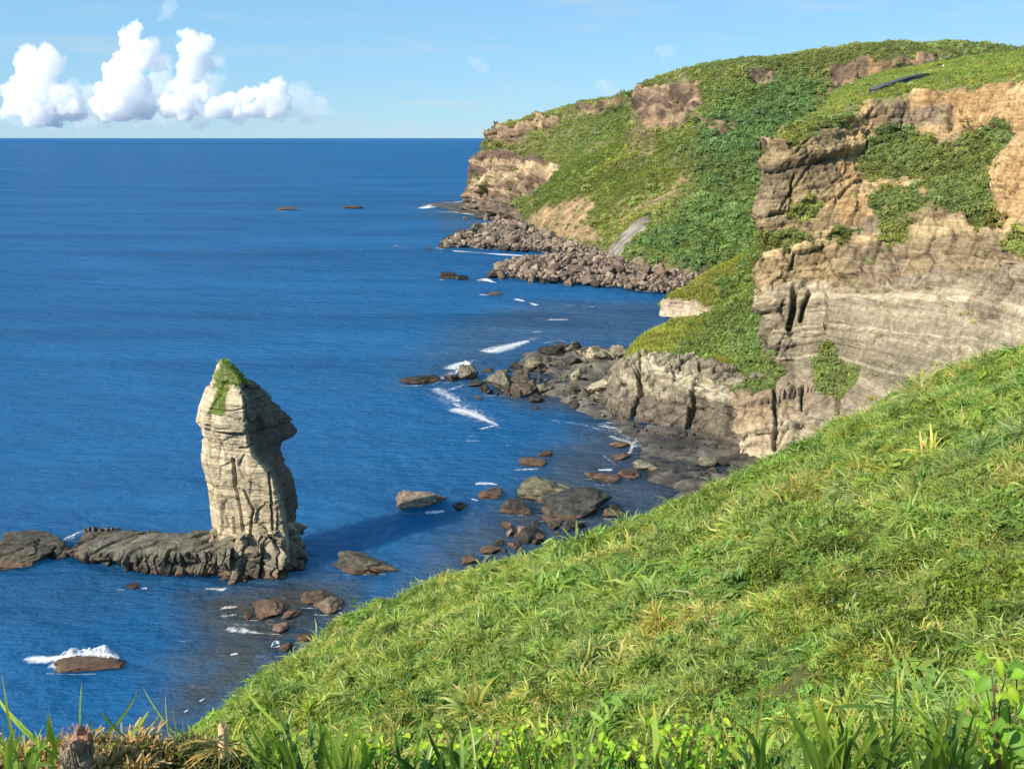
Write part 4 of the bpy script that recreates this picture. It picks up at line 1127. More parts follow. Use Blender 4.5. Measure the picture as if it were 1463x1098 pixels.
for i, y in enumerate(pys):
    zc = P(356, y, YS)[2]
    a, bq, c = (xl[i] - 356) * m_px, (xf[i] - 356) * m_px, (xr[i] - 356) * m_px
    dep = min(5.2, .9 + (c - a) * .55)
    # corner list, counter-clockwise from the left: left, front-left, front edge, right, back right, back left
    K = np.array([(a, .15 * dep), (a + .12 * (bq - a), -.30 * dep), (bq * .55 + a * .45, -.62 * dep), (bq, -.80 * dep), (bq + .35 * (c - bq), -.25 * dep), (c, .45 * dep), (c * .7 + a * .3, 1.0 * dep), (a * .75 + c * .25, .85 * dep), (a, .15 * dep)])
    d = np.concatenate([[0], np.cumsum(np.hypot(*np.diff(K, axis=0).T))]); d /= d[-1]
    X1 = np.interp(th, d, K[:, 0]); Y1 = np.interp(th, d, K[:, 1])
    for _ in range(3):
        X1 = (np.roll(X1, 1) + 2 * X1 + np.roll(X1, -1)) / 4; Y1 = (np.roll(Y1, 1) + 2 * Y1 + np.roll(Y1, -1)) / 4
    G[i] = cpt + rv * (X1[:, None] + 0) + dv * Y1[:, None]
    G[i, :, 2] = zc
ctr = G.mean(1, keepdims=True)
N = G - ctr; N[..., 2] = 0; N /= np.linalg.norm(N, axis=-1, keepdims=True) + 1e-6
stS = Strata(33, .35, 1.1); stS2 = Strata(34, .12, .35)
hz = G[..., 2]
tiltz = hz + .10 * ((G - cpt) @ rv)
o1, i1, e1 = stS.off(tiltz + .25 * vn(G, 4, 501)); o2, i2, e2 = stS2.off(tiltz + .1 * vn(G, 2, 502))
upper = ss(hz, 60 - YS * .29, 60 - YS * .26)      # beds stand out most in the upper half
upper = ss(hz, 17.5, 21.0)
wgt = .22 + .78 * upper
crown = ss(-hz, -31.0, -25.0)
d = wgt * (.25 + .75 * crown) * (o1 * (.25 + .45 * (.5 + .5 * vn(G, 2.5, 510))) + o2 * .16) + fbm(G * np.array((1, 1, .22)), 2.2, 3, 503) * .30 * (1 - .5 * upper) + fbm(G, 1.1, 4, 504) * .08
pxs, pys2 = proj(G)
front = ((G - cpt) @ dv) < 1.0
fS, kS = facets(G, (2.4, 2.4, 3.4), 1009, .9); fS2, kS2 = facets(G, (.8, .8, .6), 1010, .8)
d += (.3 + .7 * crown) * (.45 + .55 * upper) * (fS * .26 - kS * .12 + fS2 * .08 - kS2 * .05)
flutes = (fbm(G * np.array((1, 1, .12)), 1.3, 2, 505))
d += flutes * .40 * (1 - ss(hz, 8, 16))
for pts, w, dp in [([(333, 656), (336, 690), (343, 725), (346, 745), (347, 760)], 2.6, 1.6), ([(349, 700), (357, 718), (363, 728), (360, 740), (358, 765)], 1.8, .7), ([(318, 715), (319, 745), (316, 765)], 1.8, .6), ([(333, 740), (336, 762)], 2.0, .6),
                   ([(384, 675), (386, 705), (389, 735), (390, 765)], 2.0, 1.2), ([(395, 735), (397, 768)], 1.6, .8), ([(343, 640), (352, 640), (359, 634)], 1.8, .8), ([(288, 604), (310, 612), (330, 611)], 1.2, .5), ([(290, 582), (330, 586), (350, 582)], 1.2, .45)]:
    d -= cleftg(pxs, pys2, pts, w, dp) * front
d = np.clip(d, -3, .45 * (.25 + .75 * crown))
G2 = G + N * d[..., None]
# rounded irregular crown
nb = fbm(G, 2.0, 4, 506)
c = mixc((.38, .31, .20), (.58, .48, .32), np.clip(.5 + .5 * (stS2.c[i2] - .5) + .8 * nb, 0, 1))
c = c * (1 - .30 * kS - .22 * kS2)[..., None] * (.86 + .28 * (stS2.c[i2]))[..., None]
c = mixc(c, (.36, .32, .25), upper * np.clip(.25 + stS.c[i1] * .6, 0, 1) * .75)
c = mixc(c, (.50, .36, .22), ss(fbm(G, 5, 3, 507), .05, .5) * (1 - upper) * .35)
shade_side = ss((G - cpt) @ rv - (xf[:, None] - 356) * m_px, -.3, .8)
c = mixc(c, (.095, .084, .068), shade_side * .9)  # shade of the right face painted into the rock colour
grassm = polymask(pxs + fbm(G, 1.5, 3, 508) * 4, pys2 + fbm(G, 1.5, 3, 509) * 4, [(318, 512), (340, 512), (352, 530), (358, 545), (336, 552), (334, 545), (324, 565), (322, 590), (300, 590), (312, 560), (306, 553), (312, 530)], 2) * front
c = mixc(c, (.11, .14, .04), np.clip(grassm, 0, 1) * .85)
stack = empty('sea_stack', tuple(base_s * np.array((1, 1, 0))), 'tall pale layered sea stack with a grassy top standing in the water', 'sea stack')
offs = base_s * np.array((1, 1, 0))
Vv = (G2 - offs).reshape(-1, 3); Fq = grid_faces(NV, NU, wrap=True)
capc = (G2[0].mean(0) + np.array((0, 0, .4)) - offs)
Vv = np.concatenate([Vv, capc[None]]); ci = len(Vv) - 1
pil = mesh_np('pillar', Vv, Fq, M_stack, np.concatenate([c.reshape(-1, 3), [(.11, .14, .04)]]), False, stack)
capF = np.array([(i, (i + 1) % NU, ci) for i in range(NU)])
cap = mesh_np('summit', Vv[list(range(NU)) + [ci]], np.array([(i, (i + 1) % NU, NU) for i in range(NU)]), M_stack, np.tile((.13, .16, .05), (NU + 1, 1)), False, stack)
# base block of the stack: craggy, cracked by vertical joints
nu2, nv2 = 300, 70
bt_ = np.zeros((nv2, nu2, 3)); tb = np.linspace(0, 1, nv2)
for i, t in enumerate(tb):
    zz = -1.2 + t * 7.0
    sh = 1 - .10 * t
    a, c2 = (288 - 356) * m_px * (1.0 if t < .6 else 1.0 - .12 * (t - .6) / .4), (426 - 356) * m_px
    K = np.array([(a, 0), (a + .5, -3.6), (-2.5, -5.6), (2.6, -5.9), (5.2, -4.4), (c2, -1), (c2 - .3, 3), (0, 5), (a + 1, 3), (a, 0)]) * sh
    if t > .85: K *= 1 - (t - .85) * 1.6
    dd = np.concatenate([[0], np.cumsum(np.hypot(*np.diff(K, axis=0).T))]); dd /= dd[-1]
    tt = np.linspace(0, 1, nu2, endpoint=False)
    bt_[i] = cpt * np.array((1, 1, 0)) + rv * np.interp(tt, dd, K[:, 0])[:, None] + dv * np.interp(tt, dd, K[:, 1])[:, None]
    bt_[i, :, 2] = zz
arc = np.linspace(0, 38, nu2)[None, :] * np.ones((nv2, 1))
q = arc / 2.0 + fbm(bt_, 2.2, 3, 511) * .9; f_ = q - np.floor(q)
Nn = bt_ - bt_.mean(1, keepdims=True); Nn[..., 2] = 0; Nn /= np.linalg.norm(Nn, axis=-1, keepdims=True)
hh = _h(np.floor(q), q * 0, q * 0, 512)
fF, kF = facets(bt_, (2.2, 2.2, 2.6), 1011, 1.0); fF2, kF2 = facets(bt_, (.8, .8, .8), 1012, .8)
d = (hh - .5) * 1.0 - (1 - ss(np.minimum(f_, 1 - f_), 0, .12)) * 1.2 * ss(hh, .2, .6) + fF * .6 - kF * .6 + fF2 * .14
bt2 = bt_ + Nn * d[..., None]
bt2[..., 2] += (hh - .5) * 1.6 * ss(tb, .5, 1)[:, None] + .5 * fbm(bt_, 2, 3, 514) * ss(tb, .5, 1)[:, None]
nb = fbm(bt_, 1.6, 4, 515)
cb = mixc((.085, .078, .058), (.22, .19, .135), np.clip(.5 + nb, 0, 1))
cb = mixc(cb, (.38, .31, .21), ss(hh, .55, .8) * ss(bt2[..., 2], 2, 4) * .6)
cb = mixc(cb, (.20, .12, .08), (1 - ss(bt2[..., 2], .8, 1.8)) * .6); cb = mixc(cb, (.03, .025, .02), 1 - ss(bt2[..., 2], .05, .4))
Vb = (bt2 - offs).reshape(-1, 3); cc_ = (bt2[-1].mean(0) - offs)
Vb = np.concatenate([Vb, cc_[None]])
Fb = grid_faces(nv2, nu2, wrap=True); Ft = np.array([((nv2 - 1) * nu2 + i, (nv2 - 1) * nu2 + (i + 1) % nu2, len(Vb) - 1) for i in range(nu2)])
Fall = np.concatenate([np.concatenate([Fb[:, [0, 1, 2]], Fb[:, [0, 2, 3]]]), Ft])
mesh_np('foot', Vb, Fall, M_bould, np.concatenate([cb.reshape(-1, 3), [(.25, .22, .16)]]), False, stack)
# grass on the summit
gp, gi_, gj = sample_grid(G2, grassm + 1e-6, 1100, 520)
gp2 = G2[0].mean(0) + R(3).normal(0, .3, (40, 3)) * np.array((1, 1, .1))
gp = np.concatenate([gp, gp2]) - offs
scatter('summit_grass', gp, R(4).uniform(.12, .30, len(gp)), green_tint(gp, 65, base=(1.0, 1.1, .9), amp=.3, scale=3), C_grass, 21, parent=stack, kind='stuff')

# ================================================================== near grass slope
def plane_z(X, Y): return 48 - .3 * Y + .42 * X
sil = [(120, 1150), (210, 1085), (280, 1036), (330, 990), (400, 938), (490, 878), (560, 846), (640, 812), (700, 793), (800, 762), (880, 742), (960, 708), (1060, 668), (1130, 628), (1200, 590), (1280, 550), (1340, 517), (1400, 498), (1463, 484), (1560, 462), (1700, 430)]
crest = []
for px, py in sil:
    u = (px - 731.5) / F; v = -(py + 15 - 549.0) / F
    dy = CP + v * SP; dz = -SP + v * CP
    k = dz / dy; ux = u / dy
    Y = -12 / (k + .3 - .42 * ux)
    crest.append((ux * Y, Y))
crest = np.array(crest)
# nudge: polygon of ground above the crest line, seen from the camera
slope_poly = [tuple(c) for c in crest] + [(200, 60), (200, -30), (-10, -30), (-22, 18)]
xs_ = np.arange(-60, 120, .55); ys_ = np.arange(4, 150, .55)
X, Y = np.meshgrid(xs_, ys_); Q = np.stack([X, Y, X * 0], -1)
sd = sdist(X.ravel(), Y.ravel(), slope_poly).reshape(X.shape)
z = plane_z(X, Y)
drop = np.maximum(0, 3 - sd)
z = z - np.where(sd < 3, (drop ** 2) / 14, 0) - np.maximum(0, -sd - 6) * .55
z += fbm(Q, 22, 3, 801) * .7 * ss(sd, -5, 14) + fbm(Q, 4.5, 3, 802) * .75 + fbm(Q, 1.7, 2, 803) * .85
z = np.maximum(z, -3 - .0 * X)
# the ground under the viewer
slopeG = np.stack([X, Y, z], -1)
nb = fbm(Q, 8, 3, 804)
cS = mixc((.035, .048, .014), (.065, .075, .026), np.clip(.4 + nb, 0, 1))
slope = mesh_np('grass_slope', slopeG, grid_faces(*X.shape), M_soil, cS.reshape(-1, 3), True); slope['kind'] = 'structure'
pxS, pyS = proj(slopeG)
visS = (sd > -4.5) & (pxS > -60) & (pxS < 1540) & (pyS > 420) & (pyS < 1240)
dist = np.hypot(X, Y)
drypat = ss(fbm(Q, 13, 3, 805), .05, .45) 
p, iv, iu = sample_grid(slopeG, visS * (.8 + 40 / (dist + 3)), 110000, 811)
dry = np.clip(ss(fbm(p, 12, 3, 806) + .25 * vn(p, 2.5, 807), .12, .5) + .9 * polymask(pxS, pyS, [(1380, 640), (1463, 600), (1480, 700), (1400, 720)], 20)[iv, iu] * .6, 0, 1)
lush = ss(fbm(p, 9, 3, 808), .0, .4)
tint = green_tint(p, 66, base=(1.0, .98, 1.0), amp=.22, scale=2.2)
hole = ss(fbm(p, 2.6, 3, 815), .18, .34)
tint = tint * mixc((1, 1, 1), (1.3, 1.05, 1.5), dry * .7) * mixc((1, 1, 1), (.72, .88, .85), lush * .6)
rs = R(9)
patch = .86 + .30 * fbm(p, 4, 2, 809) + .55 * fbm(p, 1.5, 2, 810)
patch = np.clip(patch, .35, 1.7)
pd = np.hypot(p[:, 0], p[:, 1])
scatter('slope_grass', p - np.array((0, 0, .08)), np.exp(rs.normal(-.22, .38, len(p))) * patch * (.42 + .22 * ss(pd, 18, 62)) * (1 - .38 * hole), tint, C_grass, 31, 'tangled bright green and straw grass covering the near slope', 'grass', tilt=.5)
Wb = visS * ss(fbm(Q, 7, 3, 812), .12, .4)
Wb = Wb + 1.5 * visS * polymask(pxS, pyS, [(950, 690), (1030, 670), (1060, 760), (1130, 800), (1180, 780), (1120, 700), (1060, 790), (980, 760)], 15)
p, iv, iu = sample_grid(slopeG, Wb + .12 * visS, 2600, 813)
scatter('slope_bushes', p - np.array((0, 0, .1)), R(10).uniform(.3, .95, len(p)), green_tint(p, 67, base=(.95, 1.0, .8), amp=.6, scale=3), C_bush, 32, 'low leafy bushes scattered through the near grass slope', 'bushes')

C_weed = proto_coll('weed_kinds')
for k in range(4):
    rs = R(260 + k)
    V, Fc, C = leaf_dome(rs, 130, .11, .62, .55, lump=.9, aspect=2.4, up=.5)
    add_proto(C_weed, 'weed_%d' % k, V, Fc, LEAF_GRASS, C)
Wd = visS * (.25 + ss(fbm(Q, 3.2, 3, 816), -.1, .4)) * (.7 + 30 / (dist + 3))
p, iv, iu = sample_grid(slopeG, Wd, 15000, 817)
pd = np.hypot(p[:, 0], p[:, 1])
scatter('slope_weeds', p - np.array((0, 0, .05)), np.exp(R(13).normal(-.42, .36, len(p))) * (.5 + .3 * ss(pd, 18, 62)), green_tint(p, 68, base=(.62, .75, .62), amp=.4, scale=3), C_weed, 33, 'leafy weeds mixed into the grass of the near slope', 'weeds', tilt=.3)

# ================================================================== foam
M_foam, n, l, b, out = newmat('sea_foam')
b.inputs['Base Color'].default_value = (.82, .84, .85, 1); b.inputs['Roughness'].default_value = .7
at = n.new('ShaderNodeAttribute'); at.attribute_name = 'den'
tc = n.new('ShaderNodeNewGeometry')
mpf = n.new('ShaderNodeMapping'); mpf.inputs['Scale'].default_value = (1, 1.0, 1); l.new(tc.outputs['Position'], mpf.inputs['Vector'])
nf = n.new('ShaderNodeTexNoise'); nf.inputs['Scale'].default_value = 1.15; nf.inputs['Detail'].default_value = 9; nf.inputs['Roughness'].default_value = .84; nf.inputs['Distortion'].default_value = .6
l.new(mpf.outputs[0], nf.inputs['Vector'])
ad = n.new('ShaderNodeMath'); ad.operation = 'ADD'; l.new(at.outputs['Fac'], ad.inputs[0]); l.new(nf.outputs['Fac'], ad.inputs[1])
mr = n.new('ShaderNodeMapRange'); mr.inputs['From Min'].default_value = .98; mr.inputs['From Max'].default_value = 1.30; l.new(ad.outputs[0], mr.inputs['Value'])
l.new(mr.outputs[0], b.inputs['Alpha'])
FOAM = []
def foam_line(pts, w0, den=.62, tail=1.0):
    """a ribbon of foam: pts in photo pixels on the sea, w0 width in metres"""
    c = np.array([Z(x, y, 0)[:2] for x, y in pts]); d = np.concatenate([[0], np.cumsum(np.hypot(*np.diff(c, axis=0).T))])
    nn = max(6, int(d[-1] / max(.8, w0 * .25))); t = np.linspace(0, d[-1], nn)
    C2 = np.stack([np.interp(t, d, c[:, 0]), np.interp(t, d, c[:, 1])], -1)
    w0 = min(w0 * 2.3, max(d[-1] / 2.6, .12)); den = den * .92
    for _ in range(2): C2[1:-1] = (C2[:-2] + 2 * C2[1:-1] + C2[2:]) / 4
    T = np.gradient(C2, axis=0); T /= np.linalg.norm(T, axis=1, keepdims=True); Nn = np.stack([-T[:, 1], T[:, 0]], -1)
    ww = w0 * (.65 + .6 * vn(np.stack([t, t * 0, t * 0], -1), w0 * 2.5, int(pts[0][0]))) * (.25 + .75 * np.sin(np.pi * np.linspace(.02, .98, nn)) ** .5)
    m = 7; s = np.linspace(-1, 1, m)
    V = np.zeros((nn, m, 3)); V[..., :2] = C2[:, None] + Nn[:, None] * (s[None, :, None] * ww[:, None, None])
    V[..., 2] = .05 + .10 * (1 - s[None, :] ** 2) * min(1, w0 / 3)
    D = den * (1 - np.abs(s)[None, :] ** 1.6) * np.minimum(1, np.sin(np.pi * np.linspace(0, 1, nn)) * 4)[:, None]
    FOAM.append((V, D))
for pts, w, den in [
    ([(640, 530), (655, 520), (668, 516), (676, 522)], 7, .75), ([(618, 545), (640, 537), (660, 528)], 7, .6),
    ([(618, 552), (632, 562), (650, 570), (658, 578)], 9, .66), ([(635, 560), (655, 553), (668, 548)], 6, .6), ([(640, 583), (670, 590), (688, 598), (716, 610)], 3.5, .75), ([(645, 575), (660, 583)], 4, .7),
    ([(690, 505), (720, 497), (745, 490), (758, 486)], 7, .75), ([(755, 476), (776, 473)], 5, .7), ([(692, 501), (712, 499)], 5, .6),
    ([(660, 630), (690, 630)], 2.2, .75), ([(680, 615), (716, 606)], 2.0, .7), ([(665, 622), (690, 625)], 1.4, .6),
    ([(820, 585), (850, 590), (868, 596), (880, 600)], 1.8, .65), ([(845, 608), (880, 612), (905, 622), (914, 636)], 2.8, .72), ([(862, 603), (885, 606)], 1.8, .8), ([(868, 622), (890, 630), (912, 640)], 2.5, .66), ([(840, 610), (870, 616)], 1.6, .6),
    ([(672, 692), (696, 690), (716, 694)], 1.5, .72), ([(728, 672), (752, 671), (775, 670)], 1.5, .72), ([(850, 672), (880, 671)], 1.2, .75),
    ([(600, 733), (628, 732), (640, 729)], 1.0, .8), ([(672, 712), (684, 716)], .8, .8),
    ([(85, 776), (105, 766), (122, 757)], 1.6, .8), ([(62, 775), (90, 765), (115, 755)], 2.4, .4),
    ([(28, 940), (60, 944), (95, 940), (130, 932), (165, 938), (175, 945)], 1.7, .85), ([(60, 950), (90, 953), (125, 961)], .8, .7), ([(100, 945), (140, 942), (172, 948)], 1.6, .9),
    ([(165, 842), (180, 843)], .5, .9), ([(200, 841), (212, 840)], .5, .85), ([(285, 842), (300, 841), (330, 843)], .7, .7), ([(310, 871), (345, 866)], .8, .60), ([(306, 881), (345, 878)], .7, .60),
    ([(315, 900), (332, 898), (360, 905), (385, 906), (410, 908)], 1.2, .66), ([(388, 926), (402, 922)], .8, .9), ([(327, 936), (342, 933)], .5, .85), ([(283, 1003), (296, 996)], .8, .9), ([(262, 1018), (270, 1013)], .6, .8),
    ([(345, 838), (380, 842), (420, 845)], .7, .5), ([(255, 915), (268, 918)], .4, .8), ([(480, 874), (492, 878)], .6, .8),
    ([(600, 299), (630, 291), (670, 287)], 9, .8), ([(610, 303), (650, 303), (690, 309), (715, 315)], 6, .72), ([(392, 299), (410, 298), (450, 299)], 7, .62), ([(484, 298), (500, 297)], 6, .7), ([(575, 296), (600, 297)], 5, .6),
    ([(640, 358), (680, 361), (720, 364), (756, 366)], 3.5, .8), ([(622, 354), (634, 356)], 4, .75), ([(560, 350), (590, 356)], 2.5, .65), ([(648, 334), (660, 330)], 3.5, .8),
    ([(690, 398), (705, 404)], 4, .8), ([(678, 400), (700, 402), (712, 405)], 3, .75), ([(625, 400), (636, 400)], 2, .8), ([(682, 421), (705, 422)], 2.6, .8), ([(735, 427), (750, 431)], 2.6, .8), ([(755, 432), (768, 437)], 2.6, .8), ([(805, 437), (825, 436)], 2, .7), ([(838, 438), (850, 439)], 2, .8), ([(780, 457), (815, 457)], 2.0, .7), ([(760, 455), (790, 459)], 1.6, .6),
    ([(730, 418), (780, 419)], 2.2, .5), ([(890, 490), (880, 488)], 1.5, .7),
]: foam_line(pts, w, den)
def splash(pts, wid, hg, den, seed):
    """a breaking crest: foam heaped to height hg along pts"""
    c = np.array([Z(x, y, 0)[:2] for x, y in pts]); d = np.concatenate([[0], np.cumsum(np.hypot(*np.diff(c, axis=0).T))])
    nn = max(24, int(d[-1] / .12)); t = np.linspace(0, d[-1], nn); m = 22; s_ = np.linspace(-1, 1, m)
    C2 = np.stack([np.interp(t, d, c[:, 0]), np.interp(t, d, c[:, 1])], -1)
    V = np.zeros((nn, m, 3)); V[..., 0] = C2[:, None, 0]; V[..., 1] = C2[:, None, 1] + s_[None] * wid
    env = np.sin(np.pi * np.linspace(0, 1, nn))[:, None] ** .6 * (1 - s_[None] ** 2)
    V[..., 2] = .05 + env * hg * (.35 + .9 * np.abs(fbm(V, .9, 3, seed)) + .5 * (vn(V, 2.2, seed + 1) + .5))
    FOAM.append((V, den * np.minimum(1, env * 2.2)))
splash([(70, 948), (105, 941), (140, 937), (176, 945)], 1.5, 1.1, .60, 71)
splash([(312, 872), (325, 868), (340, 869)], .5, .3, .55, 72)
splash([(387, 927), (395, 921), (402, 921)], .4, .6, .8, 73)
splash([(316, 901), (345, 901), (372, 905)], .45, .2, .52, 74)
splash([(84, 778), (104, 767), (120, 759)], .7, .5, .85, 75)
splash([(650, 535), (664, 519), (675, 522)], 3.5, .9, .75, 76)
for (px, pyb, w, h, sd_) in RINGS:
    rs = R(sd_)
    dist_ = Z(px, pyb)[1]; k_ = dist_ / 1300.0
    for _ in range(2 if w > 30 else 1):
        a0 = rs.uniform(-.3, .5); x0, x1 = px - w * (.55 + .1 * rs.rand()), px + w * (.0 + .5 * rs.rand())
        pts = [(x0 + (x1 - x0) * t, pyb + 1.2 + math.sin(t * 3.1) * h * .08 + rs.normal(0, .5)) for t in np.linspace(0, 1, 6)]
        foam_line(pts, max(.16, .9 * k_ * 3) * rs.uniform(.5, 1.2), rs.uniform(.46, .66))
for pts, w, den in [([(600, 560), (640, 575), (700, 600), (720, 618)], 1.4, .55), ([(560, 590), (620, 600), (660, 612)], 1.0, .5), ([(700, 640), (760, 632), (820, 620), (860, 612)], .8, .52), ([(780, 600), (830, 606), (870, 618)], 1.0, .55),
                    ([(720, 575), (760, 582), (800, 590)], 1.0, .52), ([(860, 650), (880, 664), (872, 676)], .6, .6), ([(925, 618), (905, 632), (900, 648), (880, 655)], 1.1, .66), ([(560, 730), (600, 738), (650, 736)], .5, .5),
                    ([(645, 480), (700, 470), (760, 462), (820, 455)], 2.0, .5), ([(600, 520), (640, 500), (690, 490)], 2.0, .5), ([(830, 500), (800, 486), (770, 492)], 1.4, .58), ([(700, 445), (760, 440), (840, 445), (900, 452)], 1.6, .5),
                    ([(60, 372), (150, 368), (270, 361)], 2.2, .50), ([(0, 305), (120, 303), (300, 297), (480, 291)], 7, .50), ([(0, 478), (40, 470), (90, 464)], 1.2, .52), ([(560, 345), (600, 348), (640, 352)], 2.2, .55),
                    ([(330, 850), (400, 856), (450, 850)], .5, .5), ([(300, 885), (350, 894), (420, 890)], .5, .52), ([(270, 930), (330, 940), (390, 938)], .5, .5), ([(250, 975), (290, 985), (330, 975)], .4, .5)]:
    foam_line(pts, w, den)
for pts, w, den in [([(612, 556), (660, 520), (690, 512)], 12, .56), ([(625, 562), (650, 575), (715, 612)], 8, .56), ([(690, 508), (730, 494), (775, 480)], 9, .56), ([(640, 598), (720, 606)], 5, .52), ([(850, 602), (890, 620), (915, 645)], 4, .56), ([(290, 868), (360, 905)], 2.2, .46)]:
    foam_line(pts, w, den)
VV, FF, DD, off = [], [], [], 0
for V, D in FOAM:
    VV.append(V.reshape(-1, 3)); FF.append(grid_faces(V.shape[0], V.shape[1], off)); DD.append(D.ravel()); off += V.shape[0] * V.shape[1]
o = mesh_np('surf_foam', np.concatenate(VV), np.concatenate(FF), M_foam, None, True, extra={'den': np.concatenate(DD)})
tag(o, 'white surf foam around the rocks and along the breaking waves', 'foam', kind='stuff')

# ================================================================== clouds far beyond the horizon line
M_cloud = bpy.data.materials.new('cloud_vapour'); M_cloud.use_nodes = True
n, l = M_cloud.node_tree.nodes, M_cloud.node_tree.links
n.clear(); out = n.new('ShaderNodeOutputMaterial'); pv = n.new('ShaderNodeVolumePrincipled')
pv.inputs['Color'].default_value = (1, 1, 1, 1); pv.inputs['Density'].default_value = .015; pv.inputs['Anisotropy'].default_value = .0
l.new(pv.outputs[0], out.inputs['Volume'])
M_veil = M_cloud.copy(); M_veil.name = 'thin_cloud_vapour'
M_veil.node_tree.nodes['Principled Volume'].inputs['Density'].default_value = .0028
def cloud(circles, seed, label, D=9000.0, mat=None):
    rs = R(seed); sph = []
    k = D / F
    for (cx, cy, r) in circles:
        sph.append((P(cx, cy, D) + np.array((0, rs.uniform(-.3, .3) * r * k, 0)), r * k * .86))
        for _ in range(int(7 + r * .35)):
            d = rs.normal(0, 1, 3); d[2] += .25; d /= np.linalg.norm(d)
            sph.append((P(cx, cy, D) + d * r * k * rs.uniform(.62, .9), r * k * rs.uniform(.24, .44)))
    bm = bmesh.new()
    for c, r in sph:
        bmesh.ops.create_icosphere(bm, subdivisions=2, radius=r, matrix=Matrix.Translation(Vector(c)))
    me = bpy.data.meshes.new('cloud'); bm.to_mesh(me); bm.free()
    o = bpy.data.objects.new('cloud', me); link(o)
    md = o.modifiers.new('remesh', 'REMESH'); md.mode = 'VOXEL'; md.voxel_size = 10.0
    dg = bpy.context.evaluated_depsgraph_get(); ev = o.evaluated_get(dg); m2 = bpy.data.meshes.new_from_object(ev)
    o.modifiers.clear(); o.data = m2; m2.name = 'cloud'
    nv = len(m2.vertices); co = np.zeros(nv * 3, np.float32); m2.vertices.foreach_get('co', co); co = co.reshape(-1, 3).astype(float)
    nn = np.zeros(nv * 3, np.float32); m2.vertex_normals.foreach_get('vector', nn); nn = nn.reshape(-1, 3)
    base = co[:, 2].min()
    bil = (1 - np.abs(vn(co, 110, seed))) * 44 + (1 - np.abs(vn(co, 48, seed + 1))) * 34 + (1 - np.abs(vn(co, 22, seed + 2))) * 24 - 62 + 14 * vn(co, 13, seed + 5)
    co = co + nn * bil[:, None]
    co[:, 2] = np.maximum(co[:, 2], base + (60 if mat is None else 20) + 25 * vn(co, 90, seed + 3))     # flat cloud base
    m2.vertices.foreach_set('co', co.astype(np.float32).ravel()); m2.update()
    m2.materials.clear(); m2.materials.append(mat or M_cloud)
    tag(o, label, 'cloud', 'cumulus clouds over the horizon')
    return o
cloud([(52, 128, 34), (46, 92, 20), (72, 92, 20), (30, 140, 24), (85, 142, 28), (100, 150, 24), (40, 76, 10), (66, 74, 9), (10, 158, 12), (60, 160, 28)], 31, 'broad white cumulus cloud at the far left of the sky')
cloud([(178, 128, 34), (165, 148, 30), (198, 80, 24), (190, 48, 14), (180, 95, 24), (212, 70, 15), (225, 92, 12), (198, 40, 8), (150, 158, 18), (200, 152, 24), (172, 104, 20)], 32, 'tallest white cumulus tower left of centre')
cloud([(280, 72, 22), (270, 58, 13), (294, 62, 12), (272, 100, 22), (262, 125, 18), (285, 132, 15), (245, 152, 20), (262, 158, 18), (300, 95, 9)], 33, 'narrow waisted white cumulus with a round head')
cloud([(310, 156, 17), (330, 148, 14), (355, 140, 15), (378, 136, 15), (397, 124, 12), (402, 142, 13), (365, 156, 17), (390, 158, 15), (345, 160, 14)], 34, 'low lumpy white cumulus right of the waisted one')
cloud([(462, 150, 8), (466, 160, 8), (457, 162, 7), (480, 163, 5)], 35, 'tiny faint cloud puff low over the horizon', mat=M_veil)
cloud([(30, 160, 20), (70, 162, 22), (110, 150, 26), (128, 135, 18), (140, 164, 20), (100, 128, 14)], 36, 'hazy pale cloud veil between the first two cumulus towers', 9600, M_veil)
cloud([(200, 160, 26), (228, 120, 24), (236, 95, 16), (240, 158, 24), (280, 150, 30), (300, 120, 18), (310, 90, 12)], 37, 'hazy pale cloud veil between the two tall cumulus towers', 9600, M_veil)
cloud([(340, 160, 20), (400, 150, 26), (425, 140, 20), (440, 158, 18), (430, 125, 10), (455, 150, 14)], 38, 'blue grey cloud veil right of the low lumpy cumulus', 9600, M_veil)
cloud([(238, 20, 7), (243, 10, 9), (250, 0, 9), (228, 28, 5), (255, -10, 10)], 39, 'slanting cloud wisp at the top edge of the sky', 9000, M_veil)
cloud([(864, 122, 9), (868, 130, 10), (858, 126, 7), (882, 133, 6)], 40, 'small white cloud peeping over the far ridge', 9500, M_veil)
cloud([(950, 74, 10), (960, 78, 9), (942, 72, 6)], 41, 'small soft cloud alone above the ridge', 9000, M_veil)
cloud([(690, 98, 9), (680, 90, 8), (672, 85, 6)], 42, 'faint cloud smudge left of the ridge clouds', 9000, M_veil)

# ================================================================== bank in front of the viewer
xb = np.concatenate([np.arange(-9, -2.4, .4), np.arange(-2.4, 2.6, .03), np.arange(2.6, 9, .4)]); yb_ = np.concatenate([np.arange(-6, 1.2, .4), np.arange(1.2, 3.6, .03), np.arange(3.6, 13, .4)])
X, Y = np.meshgrid(xb, yb_); Q = np.stack([X, Y, X * 0], -1)
edge = 2.36 + .10 * vn(Q, .5, 901) - .16 * ss(X, -.9, -.35)
topz = 58.355 - .34 * ss(X, -.80, -.35) + .05 * fbm(Q, .35, 3, 902) + .02 * fbm(Q, .08, 2, 903)
z = topz - np.maximum(0, Y - edge) * 1.9
z = np.where(Y > 8, np.minimum(z, plane_z(X, Y) - .5), z)
z = z - np.maximum(0, np.abs(X) - 4) * 1.0
z = np.maximum(z, 44)
nb = fbm(Q, .25, 4, 904)
cb = mixc((.06, .055, .022), (.30, .20, .10), np.clip(.5 + nb * 1.4, 0, 1))
M_bank = rock_mat('bank_thatch', fine=22.0, strata=9.0, svar=.2, bump=.8, bdist=.02)
bank = mesh_np('viewpoint_bank', np.stack([X, Y, z], -1), grid_faces(*X.shape), M_bank, cb.reshape(-1, 3), True); bank['kind'] = 'structure'
